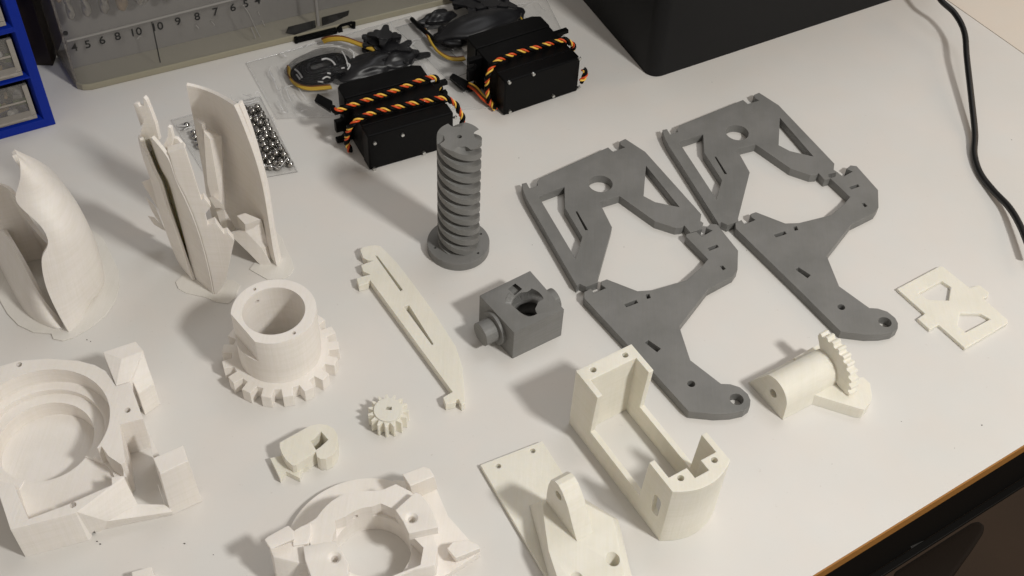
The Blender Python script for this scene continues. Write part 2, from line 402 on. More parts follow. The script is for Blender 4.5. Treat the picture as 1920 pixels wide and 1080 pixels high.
sm = evaluate(sm, [('BOOLEAN', dict(operation='DIFFERENCE', solver='EXACT', object=cyl(SC, 1.0, 56, 64, 20)))])
link('threaded_column', sm, M['grey'], scr, ang=35)

# ------------------------------------------------------------------ grey nut block
NZ = 15.9
n0, n1, n2, n3 = [P(*p, NZ) for p in ((899.5, 554), (994, 508), (1057.5, 580), (964, 624))]
ex = (n3 - n0).normalized(); ey = (n1 - n0).normalized()
nb = prism([n0, n1, n2, n3], 0, NZ)
cL = (n0 + n3) / 2; cL.z = NZ / 2; cR = (n1 + n2) / 2; cR.z = NZ / 2
ax = (cR - cL).normalized()
nc = P(984, 566, NZ)
cut = screw_mesh((nc.x, nc.y), 7.6, 2.6, 3, 19.5, -2, NZ + 2, 0.25, 2.5, 96, 60)
ops = [('-', cut), ('+', rod(cL - ax * 1.5, cL + ax * 2, 7.0)), ('+', rod(cL - ax * 7.2, cL, 4.9)), ('+', rod(cR - ax * 2, cR + ax * 4.5, 4.6)), ('-', hull([P(*p, zz) for p in T([(372, 738), (402, 716), (430, 738), (400, 765)], 780, 200, .463) for zz in (NZ - 2.2, NZ + 1)]))]
nm = solid(nb, ops, 0.2)
nut = link('nut_block', nm, M['grey']); tag(nut, 'grey square block with a threaded bore and round side pins', 'nut block'); origin(nut, ((n0 + n2) / 2).to_2d().to_3d())

# ------------------------------------------------------------------ white hub gear
HC = Vector((-86.6, 275.8, 0)); HR = 15.5
def gear(c, r0g, r1g, n, z0, z1, a0=0.0, wt=0.5, wb=0.5):
    pts = []
    for i in range(n):
        for fr, r in ((-0.25 * wb * 2, r0g), (-0.25 * wt, r1g), (0.25 * wt, r1g), (0.25 * wb * 2, r0g)):
            t = a0 + 2 * pi * (i + fr) / n; pts.append((c[0] + r * cos(t), c[1] + r * sin(t)))
        t = a0 + 2 * pi * (i + 0.5) / n; pts.append((c[0] + r0g * cos(t), c[1] + r0g * sin(t)))
    return prism(pts, z0, z1)
hub = empty('hub_gear', 'white gear with a tall open cylinder rising from its middle', 'gear')
link('gear_ring', solid(gear(HC, 18.3, 22.1, 17, 0, 6.5, radians(-94), 0.95, 0.62), [('-', cyl(HC, 11.4, -1, 8))], 0.22), M['white'], hub)
d = Vector((cos(radians(203)), sin(radians(203)), 0)); e = Vector((-d.y, d.x, 0))
fa = P(*T([(137, 232)], 380, 500, .3704)[0], 30); fb = P(*T([(270, 386)], 380, 500, .3704)[0], 30)
e = (fb - fa).normalized(); d = Vector((e.y, -e.x, 0)); 
if d.dot(fa - HC) < 0: d = -d
flat = hull([fa + e * s + d * q + Vector((0, 0, zz)) for s in (-12, 30) for q in (0.02, 12) for zz in (-11.5, 3)] )
HCz = Vector((HC.x, HC.y, 0))
ops = [('-', cyl(HC, 11.4, -1, 31, 64)), ('-', flat)]
for (x, y) in ((262, 113), (462, 335)):
    c = P(*T([(x, y)], 380, 500, .3704)[0], 30); ops.append(('-', cyl(c, 0.75, 24, 31, 12)))
sl = P(*T([(292, 200)], 380, 500, .3704)[0], 24); sd = (sl - HC).to_2d().normalized().to_3d()
ops.append(('-', rod(HC + sd * 9 + Vector((0, 0, 25)), HC + sd * 13.5 + Vector((0, 0, 25)), 0.9, 12)))
link('hub_cylinder', solid(cyl(HC, HR, 6.0, 30, 96), ops, 0.22), M['white'], hub)
# small gear
sg = empty('small_gear', 'small cream spur gear with pointed teeth and a slotted centre', 'gear')
GC = Vector((-42.6, 251.0, 0))
slot = [P(*p, 7) for p in T([(815, 480), (830, 425), (930, 425), (928, 485)], 640, 720, .10185)]
cutm = ('-', prism(slot, -1, 9))
link('toothed_wheel', solid(gear(GC, 5.4, 7.5, 15, 0, 6.6, 0.1, 0.38, 0.8), [cutm], 0.12), M['cream'], sg)
link('hub_disc', solid(cyl(GC, 5.25, 6.55, 7.3, 48), [cutm], 0.15), M['cream'], sg)

# ------------------------------------------------------------------ long cream strip
ZS = lambda l: T(l, 640, 440, 260 / 826)
so = [(112, 88), (130, 72), (200, 60), (236, 68), (330, 165), (440, 308), (560, 475), (682, 665), (722, 790), (733, 925), (736, 1005), (716, 1015), (698, 978), (684, 980), (680, 1000), (622, 1012), (606, 968), (662, 936), (170, 268), (158, 288), (104, 304), (90, 258), (172, 236),
      (130, 218), (117, 180), (192, 153), (156, 152), (128, 135)]
z = 3.8
sm = solid(prism(PZ(ZS(so), z), 0, z), [('-', prism(PZ(ZS(h), z), -1, 6)) for h in ([(200, 122), (213, 124), (366, 328), (352, 336)], [(372, 428), (402, 418), (548, 650), (540, 656)])], 0.22)
o = link('link_arm', sm, M['cream']); tag(o, 'long cream tapering strip with two slots and small hooks at both ends', 'link arm'); origin(o, P(770, 620))

# ------------------------------------------------------------------ cam piece
ZC = lambda l: T(l, 480, 760, 440 / 1485)
z = 7.5
body = [(150, 235), (180, 218), (300, 152), (345, 128), (400, 118), (450, 124), (492, 146), (515, 185), (518, 235), (505, 285), (478, 318), (440, 338), (405, 338), (384, 322), (380, 292), (345, 320), (290, 352), (255, 378), (230, 380), (190, 345), (163, 300), (150, 262)]
sq = [(345, 225), (368, 212), (412, 165), (458, 218), (410, 262), (380, 282)]
foot = [(90, 333), (160, 318), (200, 330), (330, 390), (290, 398), (276, 460), (190, 418), (152, 462)]
cm = solid(prism(PZ(ZC(body), z), 0, z), [('-', prism(PZ(ZC(sq), z), -1, 9)), ('+', prism(PZ(ZC(foot), 3), 0, 3))], 0.3)
o = link('cam', cm, M['cream']); tag(o, 'small cream rounded cam with a square hole and a forked foot', 'cam'); origin(o, P(580, 850))

# ------------------------------------------------------------------ white windowed frame at right
ZF = lambda l: T(l, 1660, 470, 260 / 1337)
fo_ = [(112, 365), (520, 148), (555, 150), (812, 355), (905, 328), (1005, 405), (990, 440), (945, 460), (1180, 665), (1185, 695), (770, 940), (512, 712), (428, 760), (310, 655), (382, 605)]
z = 1.8
fm = solid(prism(PZ(ZF(fo_), z), 0, z), [('-', prism(PZ(ZF(h), z), -1, 3)) for h in ([(322, 410), (545, 290), (632, 350), (612, 478), (415, 472)], [(722, 602), (920, 606), (1012, 658), (775, 785), (697, 722)])], 0.3)
o = link('window_frame', fm, M['cream']); tag(o, 'flat cream rectangle with two five-sided windows near the black cable', 'frame'); origin(o, P(1787, 575))

# ------------------------------------------------------------------ servo bracket
BT = 32.0
ZK = lambda l: T(l, 880, 640, 520 / 1276)
A, B, C, D = [P(*p, BT) for p in ZK([(490, 135), (746, 12), (942, 688), (1196, 552)])]
el = ((C - A).normalized() + (D - B).normalized()).normalized(); ew = (B - A).normalized(); Wd = (B - A).length; Ln = (C - A).length
def bl(w_, l_, z=0): p = A + ew * w_ + el * l_; return Vector((p.x, p.y, z))
front = [bl(Wd * t, Ln + 4.0 * 4 * t * (1 - t)) for t in [i / 10 for i in range(11)]]
outer = [bl(0, 0), bl(Wd, 0)] + front[::-1]
tw = 2.2
cav = [bl(tw, 6), bl(Wd - tw, 6), bl(Wd - tw, Ln - 5.0), bl(Wd * .64, Ln - 5.0), bl(Wd * .64, Ln - 0.5), bl(Wd * .40, Ln - 0.5), bl(Wd * .40, Ln - 5.0), bl(tw, Ln - 5.0)]
LZ = 10.0
l1 = (P(*ZK([(605, 253)])[0], BT) - A).dot(el); l2 = (P(*ZK([(568, 412)])[0], LZ) - A).dot(el)
l3 = (P(*ZK([(798, 700)])[0], LZ) - A).dot(el); l4 = (P(*ZK([(838, 552)])[0], BT) - A).dot(el)
sh = (P(*ZK([(848, 130)])[0], BT) - A).dot(el)
win = [('-', hull([bl(w_, l_, z_) for w_ in ws for l_, z_ in ((l1, BT + .01), (l2, LZ), (l3, LZ), (l4, BT + .01), (l1 - (l2 - l1) * .08, BT + 2), (l4, BT + 2))])) for ws in ((-4, tw + 1.0), (Wd - tw - 1.0, Wd + 4))]
ops = [('-', prism(cav, -1, BT + 2))] + win
for x, y in ((570, 130), (717, 62), (972, 628), (1127, 545)):
    ops.append(('-', cyl(P(*ZK([(x, y)])[0], BT), 1.15, BT - 8, BT + 1, 16)))
s0 = P(*ZK([(885, 800)])[0], 12); sl_ = (s0 - A).dot(el)
ops.append(('-', hull([bl(w_, Ln - 5.5 + 1.9 * cos(t), 12 + 1.9 * sin(t) + k) for w_ in (-1, 3) for t in [i * pi / 6 for i in range(12)] for k in (0, 7)])))
bm_ = solid(prism(outer, 0, BT), ops, 0.2)
o = link('servo_bracket', bm_, M['cream']); tag(o, 'cream open rectangular bracket with tall ends and low side rails', 'bracket'); origin(o, bl(Wd / 2, Ln / 2))

# ------------------------------------------------------------------ plate with lug
ZP = lambda l: T(l, 980, 860, 220 / 1080)
lug = empty('lug_mount', 'white flat plate carrying a wedge block with an upright lug', 'mount')
pa, pb = P(*ZK([(50, 568)])[0], 2), P(*ZK([(335, 458)])[0], 2); pc = P(*ZK([(352, 1082)])[0], 2)
u_ = (pc - pa); u_.z = 0; un = u_.normalized()
hs = [('-', cyl(P(*p, 2), 1.0, -1, 3, 16)) for p in ZK([(133, 573), (291, 503)])]
link('flat_plate', solid(prism([pa, pb, pb + un * 75, pa + un * 75], 0, 2), hs, 0.2), M['cream'], lug)
vn = Vector((-un.y, un.x, 0)); vn = vn if vn.dot(pb - pa) > 0 else -vn
ztop = 12
b1 = [P(*p, ztop) for p in ZP([(165, 382), (215, 390), (500, 760), (825, 548), (860, 640), (910, 900), (960, 1250), (370, 1250), (245, 850), (200, 580)])]
bb = [P(*p, 2.0) for p in ZP([(60, 415), (260, 330), (480, 560), (900, 600), (1010, 1000), (1080, 1400), (320, 1400), (150, 900)])]
blk = hull([P(*p, ztop) for p in ZP([(178, 385), (420, 330), (700, 480), (828, 545), (858, 640), (240, 850), (200, 580)])] + [P(*p, 9.5) for p in ZP([(905, 900), (965, 1250), (370, 1250)])] + [P(*p, 1.9) for p in ZP([(62, 430), (500, 330), (880, 560), (1010, 1100), (1060, 1420), (330, 1420)])])
# lug outline on its left face
g0 = P(*ZP([(500, 762)])[0], ztop); g1 = P(*ZP([(215, 392)])[0], ztop)
lo_ = [PV(*p, g1, g0) for p in ZP([(218, 392), (222, 320), (238, 240), (262, 195), (298, 208), (330, 245), (362, 300), (395, 385), (420, 455), (450, 580), (500, 762)])]
wv = P(*ZP([(410, 150)])[0], 31) - P(*ZP([(300, 208)])[0], 31)
lugm = slab([lo_[0] + Vector((0, 0, -5))] + lo_ + [lo_[-1] + Vector((0, 0, -5))], Vector((wv.x, wv.y, 0)).normalized() * 6.5)
hc = PV(*ZP([(330, 340)])[0], g1, g0)
ops = [('+', lugm), ('-', rod(hc - wv.normalized() * 3, hc + wv.normalized() * 3, 1.8, 20))]
for x, y in ((812, 900), (478, 1075)):
    c = P(*ZP([(x, y)])[0], 10.5)
    ops.append(('-', rod(c + Vector((1.5, -3, -4.5)), c + Vector((-.5, 1, 6)), 2.3, 20)))
link('wedge_block', solid(blk, ops, 0.3), M['cream'], lug)

# ------------------------------------------------------------------ sector gear arm
ZG = lambda l: T(l, 1380, 600, 320 / 1728)
p0 = P(*ZG([(475, 1018)])[0]); p1 = P(*ZG([(105, 640)])[0]); p2 = P(*ZG([(730, 882)])[0])
av = (p2 - p0); av.z = 0; av.normalize()            # along the barrel
bv = (p1 - p0).normalized(); bv = (bv - av * bv.dot(av)).normalized()
wb_ = (p1 - p0).dot(bv)
def gp(a_, b_, z): return p0 + av * a_ + bv * b_ + Vector((0, 0, z))
R_ = 7.6; cz = 7.6; cb = 8.2; SA = 25.0
prof = [gp(0, 0.2, 0), gp(0, wb_, 0), gp(0, wb_ - 1, 2.2)] + [gp(0, cb + R_ * cos(t), cz + R_ * sin(t)) for t in [radians(x) for x in range(50, 181, 10)]]
Lb = 25.6
arm = slab(prof, av * Lb)
cbx = gp(0, cb, cz)
def pol(r, t, a_): return gp(a_, cb - r * cos(t), cz + r * sin(t))
ro, ri = 15.0, 9.0
pts = []
t0, t1, nt = radians(-8), radians(122), 10
for i in range(nt):
    for fr, r in ((0, ro - 1.3), (.18, ro - 1.3), (.38, ro), (.68, ro), (.88, ro - 1.3)):
        pts.append((r, t0 + (t1 - t0) * (i + fr) / nt))
pts.append((ro - 1.3, t1))
sect = slab([pol(r, t, SA) for r, t in pts] + [pol(3, t1, SA), pol(3, t0, SA)], av * 3.8)
foot = prism([P(*p, 6) for p in ZG([(770, 752), (1040, 600), (1290, 578), (1358, 640), (1378, 760), (1365, 830), (1300, 905), (1250, 898)])], 0, 6)
back = prism([P(*p, 8) for p in ZG([(585, 385), (830, 245), (960, 300), (700, 470), (640, 415)])], 0, 8)
boss = rod(gp(-1, cb, cz), gp(7, cb, cz), 1.9, 24)
ops = [('-', slab([pol(r, t, Lb - 9.0) for r, t in [(R_ + .02, radians(x)) for x in range(-60, 151, 10)] + [(30, radians(150)), (30, radians(-60))]], av * 20)), ('+', sect), ('+', foot), ('+', back), ('-', boss)]
am = solid(arm, ops[1:], 0.25)
o = link('sector_gear_arm', am, M['cream']); tag(o, 'cream barrel with an upright toothed quarter gear and flat foot', 'gear arm'); origin(o, gp(15, 8, 0))

# ------------------------------------------------------------------ big bearing housing, lower left
ZH = lambda l: T(l, 0, 600, 4 / 9); ZI = lambda l: T(l, 160, 640, .389); ZJ = lambda l: T(l, 0, 840, 240 / 1080)
HZ = 18
BC = Vector((-161.2, 228.0, 0))
top = ZH([(45, 885), (-260, 1010)]) + ZH([(-330, 300), (-150, 215)]) + ZH([(0, 200), (80, 175), (200, 165), (330, 172), (400, 190), (445, 215), (490, 280)]) + ZI([(150, 218), (210, 203), (292, 402), (262, 440), (325, 562), (350, 640), (405, 797), (245, 786), (190, 650), (140, 660), (65, 700), (0, 745)]) + ZH([(280, 790)])
# plan outline at the top level
outl = ZH([(45, 885)]) + ZH([(-330, 1060), (-400, 330), (-120, 225), (0, 195), (80, 172), (200, 163), (330, 172), (400, 190), (445, 215), (490, 280)]) + ZI([(212, 203), (292, 402), (262, 440), (408, 797), (247, 786), (64, 790), (-45, 890 - 60)])
body = prism([P(*p, HZ) for p in ZH([(45, 885), (0, 748), (-112, 425), (-165, 280), (-120, 225), (0, 195), (80, 172), (200, 163), (330, 172), (400, 190), (445, 215), (490, 280), (548, 262), (612, 440)]) + ZI([(300, 428), (355, 545), (395, 640), (350, 690), (262, 690), (190, 650), (60, 700)]) + ZJ([(640, 548)])], 0, HZ)
Z9 = lambda l: T(l, 0, 560, .5)
slope = hull([P(*p, HZ - .02) for p in Z9([(288, 800), (330, 700), (463, 668), (430, 640)])] + [P(*p, 7) for p in Z9([(400, 835), (515, 770)])] + [P(*p, 0) for p in Z9([(305, 903), (395, 864), (510, 805), (480, 740), (330, 800)])])
ledge_ = hull([P(*p, 6.9) for p in Z9([(400, 835), (515, 770), (470, 740)])] + [P(*p, 5) for p in Z9([(640, 776)])] + [P(*p, 3.5) for p in Z9([(643, 800)])] + [P(*p, 0) for p in Z9([(395, 864), (645, 812), (610, 740), (430, 740)])])
ops = [('+', slope), ('+', ledge_), ('-', cyl(BC, 24.1, 10.5, 20, 96)), ('-', cyl(BC, 20.7, 8, 11, 96)), ('-', cyl(BC, 16.6, 0.8, 9, 96))]
Z9 = lambda l: T(l, 0, 560, .5)
drop = lambda pts: pts + [Vector((p.x, p.y, 0)) for p in pts]
# lower shelf between the bore and the front wall
shelf = [P(*p, HZ) for p in ZJ([(240, 600), (560, 482), (945, 312), (938, 180), (900, 80), (848, 12)])] + [BC, P(*ZJ([(165, 355)])[0], 7.5), P(*ZJ([(190, 470)])[0], 12)]
ops += [('-', prism(shelf, 7.5, 20))]
# pocket at the right, open to the table
ops += [('-', prism([P(*p, HZ) for p in Z9([(545, 447), (450, 472), (462, 560), (470, 610)])] + [P(*p, 11) for p in Z9([(470, 665)])] + [P(*p, 7) for p in Z9([(515, 770)])] + [P(*p, 4) for p in Z9([(632, 778), (740, 750)])] + [P(*p, HZ) for p in Z9([(690, 640), (640, 590), (574, 590)])], -1, 20))]
ops += [('-', prism([P(*p, HZ) for p in ZI([(130, 655), (185, 648), (182, 600), (112, 553), (78, 505), (60, 515), (98, 590)])], 9, 20))]
for x, y in ((80, 188), (538, 380), (308, 780)):
    ops.append(('-', cyl(P(*ZH([(x, y)])[0], HZ), 1.1, 10, 20, 14)))
# notch in the foot of the front wall
ops.append(('-', hull([P(*p, 0) + q for p in ZJ([(690, 755), (812, 735), (780, 600), (660, 620)]) for q in (Vector((0, 0, -1)), Vector((0, 0, 3.0)))])))
housing = empty('bearing_housing', 'large white block with a wide stepped round bore, lower left', 'housing')
hb = link('housing_body', solid(body, ops, 0.25), M['white'], housing)
TW = 24
tower = hull([P(*p, TW) for p in ZI([(85, 45), (190, 5), (248, -6), (168, 82), (212, 190), (150, 208)])] + [P(*p, 0) for p in ZI([(150, 190), (270, 120), (290, 290)])] + [P(*p, HZ - 3) for p in ZI([(275, 42), (345, 245), (255, 290)])])
tower = solid(prism([P(*p, TW) for p in ZI([(85, 45), (225, -10), (295, 165), (150, 206)])], 0, TW), [('-', hull([P(*p, TW) for p in ZI([(165, 82), (212, 190)])] + [P(*p, TW + 6) for p in ZI([(165, 82), (212, 190), (420, 40), (460, 260)])] + [P(*p, 15) for p in ZI([(280, 45), (350, 245), (460, 100), (500, 250)])]))], 0.25)
link('corner_post', solid(hull(drop([P(*p, 22) for p in Z9([(385, 200), (508, 160), (538, 196), (456, 226)])] + [P(*p, 18.02) for p in Z9([(435, 327), (487, 310)])])), bevel=.25), M['white'], housing)
link('corner_wedge', solid(hull(drop([P(*p, 21.9) for p in Z9([(459, 228), (535, 198)])] + [P(*p, 13) for p in Z9([(578, 318), (519, 358)])])), bevel=.25), M['white'], housing)
KZ = 26
blk = hull([P(*p, KZ) for p in ZI([(325, 562), (470, 500), (495, 575), (360, 640)])] + [P(*p, 0) for p in ZI([(405, 800), (550, 740), (565, 772), (416, 840)])])
link('corner_block', solid(blk, bevel=0.25), M['white'], housing)
fwall = hull([P(*p, HZ - 1) for p in ZI([(190, 652), (140, 665), (60, 700), (100, 862), (405, 797), (245, 788)])] + [P(*p, 0) for p in ZI([(130, 905), (412, 838), (400, 800), (120, 820)])])
fw = prism([P(*p, 9) for p in ZI([(245, 788), (405, 797), (412, 812), (105, 864), (90, 830)])], 0, 9)
# ------------------------------------------------------------------ clamp ring housing, bottom centre
ring = empty('clamp_ring', 'white ring shaped housing with two screw pads at the bottom edge', 'housing')
RC = Vector((-41, 192.5, 0))
disc = cyl((-43.8, 196.4), 27.5, 0, 3.2, 96)
link('base_disc', solid(disc, [('-', cyl(RC, 13, -1, 5, 64)), ('+', prism([P(*p, 3.2) for p in ZC([(870, 470), (1130, 500), (1215, 700), (1420, 930), (1130, 1120), (900, 1200), (800, 700)])], 0, 3.2)), ('-', cyl(RC, 12.9, -1, 5, 64))], 0.25), M['white'], ring)
RZ = 15
body = prism([P(*p, RZ) for p in ZC([(290, 770), (380, 715), (410, 675), (440, 640), (480, 605), (520, 580), (570, 558), (620, 545), (700, 540), (790, 540), (885, 498), (970, 540), (1010, 570), (1110, 780), (1150, 900), (1130, 1010), (1000, 1040), (900, 1085), (500, 1250), (330, 1200), (250, 900)])], 3, RZ)
link('ring_body', solid(body, [('-', cyl(RC, 12.9, 2, 20, 64)), ('-', prism([P(*p, RZ) for p in ZC([(500, 730), (790, 620), (880, 660), (970, 810), (1060, 900), (1040, 1010), (760, 1120), (585, 1010), (505, 855)])], 9, 20)), ('-', rod(P(*ZC([(632, 735)])[0], 11) + Vector((0, -3, 0)), P(*ZC([(632, 735)])[0], 11) + Vector((-.6, 4, 0)), 0.9, 14)), ('-', hull([P(*p, zz) for p in ZC([(235, 795), (330, 790), (300, 890), (400, 1250), (200, 1250)]) for zz in (6, 20)]))], 0.3), M['white'], ring)
def pad(pts, zt, zb, hc):
    c = P(*ZC([hc])[0], zt)
    return solid(prism([P(*p, zt) for p in ZC(pts)], zb, zt), [('-', cyl(c, 1.25, zb - 1, zt + 1, 20)), ('-', rod(Vector((c.x, c.y, zt - 1.3)), Vector((c.x, c.y, zt + 1)), 1.1, 20, 2.9))], 0.3)
PT = 19
link('screw_pad', pad([(880, 662), (1008, 547), (1040, 560), (1082, 605), (1120, 668), (1145, 740), (1155, 770), (967, 812), (930, 735)], PT, 14.5, (985, 712)), M['white'], ring)
link('screw_pad', pad([(297, 890), (505, 856), (548, 930), (588, 1005), (583, 1050), (640, 1180), (420, 1200), (350, 1090), (310, 980)], PT, 14.5, (497, 962)), M['white'], ring)
link('corner_tab', solid(hull([P(*p, 16) for p in ZC([(925, 435), (1060, 385), (1100, 400), (1128, 448), (975, 512)])] + [P(*p, 3) for p in ZC([(955, 520), (1110, 470), (1150, 530), (1000, 600)])]), bevel=.3), M['white'], ring)
link('corner_tab', solid(hull([P(*p, 9) for p in ZC([(1208, 905), (1245, 862), (1340, 848), (1405, 880), (1418, 905), (1262, 968)])] + [P(*p, 0) for p in ZC([(1270, 1010), (1420, 940), (1380, 900), (1230, 950)])]), bevel=.3), M['white'], ring)
link('corner_block', solid(hull([P(*p, 20) for p in ZC([(52, 850), (75, 828), (205, 757), (238, 790), (246, 845), (92, 912)])] + [P(*p, 16) for p in ZC([(70, 890), (240, 860)])]), bevel=.3), M['white'], ring)
link('corner_foot', solid(hull([P(*p, 16) for p in ZC([(85, 905), (240, 855), (300, 880), (330, 1010), (110, 960)])] + [P(*p, 0) for p in ZC([(150, 1200), (420, 1180), (330, 1000), (160, 1010)])]), bevel=.3), M['white'], ring)
link('cross_bar', solid(prism([P(*p, 17) for p in ZC([(225, 795), (285, 760), (345, 735), (350, 800), (330, 870), (232, 885)])], 3.1, 16.6), bevel=.3), M['white'], ring)

# a further white part just entering the bottom edge
o = link('printed_tab', solid(prism([P(*p, 5) for p in ((246, 1072), (284, 1062), (300, 1120), (255, 1130))], 0, 5), bevel=.3), M['white'])
tag(o, 'corner of a white printed part peeking in at the bottom edge', 'printed part'); origin(o, P(270, 1090))

# ------------------------------------------------------------------ curved shells
def G(p, Y): return PY(p[0], p[1], Y)
# left cone shell
ZN = lambda l: T(l, 0, 280, 240 / 701)
shell = empty('curved_shell', 'tall white curved shell with a wavy opening, standing at far left', 'shell')
Lc = [(78, 30), (112, 95), (116, 150), (98, 215), (80, 268), (125, 325), (190, 378), (240, 430), (268, 492), (260, 535), (228, 575), (226, 640), (245, 740), (290, 850), (368, 988)]
Rc = [(82, 34), (165, 98), (205, 140), (258, 190), (300, 240), (345, 290), (390, 345), (430, 395), (465, 452), (490, 505), (515, 560), (540, 620), (562, 700), (572, 800), (545, 900)]
rows = []
n = len(Lc)
for i in range(n):
    t = i / (n - 1); l, r = ZN([Lc[i]])[0], ZN([Rc[i]])[0]
    Yl = 303 - 19.5 * t ** 1.3; Yr = 306 + 0 * t
    row = []
    for j in range(5):
        s = j / 4; px = l[0] + (r[0] - l[0]) * s, l[1] + (r[1] - l[1]) * s
        row.append(G(px, Yl + (Yr - Yl) * s - 5.0 * t ** .6 * sin(pi * s) * .8))
    last = row[-1]
    for (dx, dy) in ((-3, 9), (-12, 19)):
        f_ = min(1, .12 + 2.2 * t); row.append(Vector((last.x + dx * f_, last.y + dy * f_, last.z)))
    rows.append(row)
rows[-1] = [Vector((v.x, v.y, 0.3)) for v in rows[-1]]
link('front_wall', patch(rows, 1.6, 2), M['white'], shell, ang=50)
up = ZN([(-140, 180), (-60, 300), (0, 395), (100, 560), (150, 650), (200, 750), (270, 870), (362, 990)]); lw = ZN([(-140, 330), (-60, 480), (0, 620), (60, 740), (130, 870), (200, 940), (280, 972), (366, 992)])
rows = []
for k in range(4):
    row = []
    for a_, b_ in zip(up, lw):
        base = P(*b_, 0.5); Y = base.y + 3
        top_ = G(a_, Y); row.append(base.lerp(top_, k / 3) + Vector((0, -1.5 * sin(pi * k / 3), 0)))
    rows.append(row)
link('side_wall', patch(rows, 1.5, 2), M['white'], shell, ang=50)
bk = ZN([(-150, 60), (-60, 130), (0, 178), (50, 205), (90, 238), (150, 330), (230, 420), (330, 500)])
rows = []
for k in range(4):
    rows.append([Vector((G(p, 322).x + (3 - k) * 1.5, 322 - abs(i - 3) * 1.4, G(p, 322).z * k / 3 + .3)) for i, p in enumerate(bk)])
link('back_wall', patch(rows, 1.5, 2), M['white'], shell, ang=50)
lo0, hi0 = P(*lw[0], .5), G(up[0], P(*lw[0], .5).y + 3)
bk0, bk1 = Vector((G(bk[0], 322).x + 4.5, 322 - 3.6, .4)), Vector((G(bk[0], 322).x, 322 - 3.6, G(bk[0], 322).z))
link('unseen_end_wall', patch([[lo0, lo0.lerp(bk0, .5) + Vector((-4, 0, 0)), bk0], [hi0, hi0.lerp(bk1, .5) + Vector((-4, 0, 0)), bk1]], 1.5, 2), M['white'], shell, ang=50)  # closes the shell out of view, added to darken its cavity
w1 = [P(*p, .7) for p in ZN([(650, 660), (655, 740), (632, 830), (580, 905), (500, 970), (400, 1030), (340, 1046), (290, 1036), (280, 1008), (180, 1000), (100, 962), (40, 900), (0, 830), (-120, 600), (-100, 400), (300, 300), (560, 480)])]
link('brim', solid(prism(w1, 0, .7), bevel=.15), M['brim'], shell)

# middle shell pair
ZQ = lambda l: T(l, 230, 140, 200 / 982); ZT = lambda l: T(l, 250, 330, 190 / 855); ZU = lambda l: T(l, 340, 140, 220 / 1080); ZW = lambda l: T(l, 370, 350, 200 / 982)
sB = empty('half_shell', 'tall white half shell with block ribs inside, beside the steel balls', 'shell')
# right half shell, opened toward the left front
YR = P(523, 503).y; 
Lb_ = ZU([(50, 85), (75, 220), (120, 400), (160, 650), (245, 1080)]) + [(400, 420), (418, 470)]
Rb_ = ZU([(500, 272), (545, 360), (600, 500), (700, 760), (785, 1080)]) + ZW([(705, 560), (752, 752)])
rows = []
n = len(Lb_)
for i in range(n):
    t = i / (n - 1); l, r = Lb_[i], Rb_[i]; row = []
    Yl = YR + 22 + 4 * t; Yr = YR + 1
    for j in range(7):
        s = j / 6; px = l[0] + (r[0] - l[0]) * s, l[1] + (r[1] - l[1]) * s + (-6 * sin(pi * s) if i == 0 else 0)
        row.append(G(px, Yl + (Yr - Yl) * s + 7 * sin(pi * s)))
    rows.append(row)
zb = [v.z for v in rows[-1]]
rows[-1] = [Vector((v.x, v.y, 0.4)) for v in rows[-1]]
link('curved_wall', patch(rows, 1.5, 2), M['white'], sB, ang=50)
# outer skin rim seen edge on
rim = [ZU([(548, 276), (610, 420), (690, 660), (770, 960), (800, 1080)]) + ZW([(700, 400), (740, 600), (775, 735)]), ZU([(505, 300), (560, 420), (640, 660), (735, 960), (775, 1080)]) + ZW([(670, 400), (708, 600), (752, 752)])]
rows = [[G(p, YR + 3 - 1.5 * k) for p in rim[k]] for k in (0, 1)]
link('outer_skin', patch([[p + Vector((-0.4, 2.5, 0)) for p in rows[0]], [p - Vector((0.9, 0, 0)) for p in rows[0]]], 1.0, 1), M['white'], sB, ang=50)
# inner column
YC = YR + 10
col_l = [G(p, YC) for p in ZU([(205, 520), (262, 1000)]) + [(408, 395)]]
A0 = [G(p, YR + 16) for p in ZU([(135, 405), (165, 560), (245, 1080)]) + [(400, 375)]]
B0 = [G(p, YR + 8) for p in ZU([(205, 520), (262, 592), (345, 1080)]) + ZW([(225, 200)])]
C0 = [G(p, YR + 12) for p in ZU([(250, 470), (372, 570), (395, 1080)]) + ZW([(260, 220)])]
link('inner_column', hull([G(p, YR + 15) for p in ZU([(200, 470), (372, 568)]) + ZW([(260, 225)])] + [G(p, YR + 9) for p in ZU([(205, 520), (262, 592), (240, 1000)]) + ZW([(228, 215), (130, 110)])]), M['white'], sB)
link('inner_panel', patch([[G(p, YR + 17) for p in ZU([(135, 405), (190, 700), (240, 1080)]) + [(398, 385)]], [G(p, YR + 12) for p in ZU([(205, 450), (235, 700), (300, 1080)]) + ZW([(225, 215)])]], 1.4, 0), M['white'], sB)
link('clip', hull([G(p, YR + 6) for p in ZW([(105, 100), (150, 88), (232, 170), (245, 205), (165, 192)])] + [G(p, YR + 10) for p in ZW([(110, 96), (150, 85), (240, 168), (250, 200)])]), M['white'], sB)
link('lower_column', hull([G(p, YR + 9) for p in ZW([(165, 195), (245, 208), (285, 430), (240, 420)])] + [G(p, YR + 14) for p in ZW([(250, 200), (360, 400), (290, 425)])]), M['white'], sB)
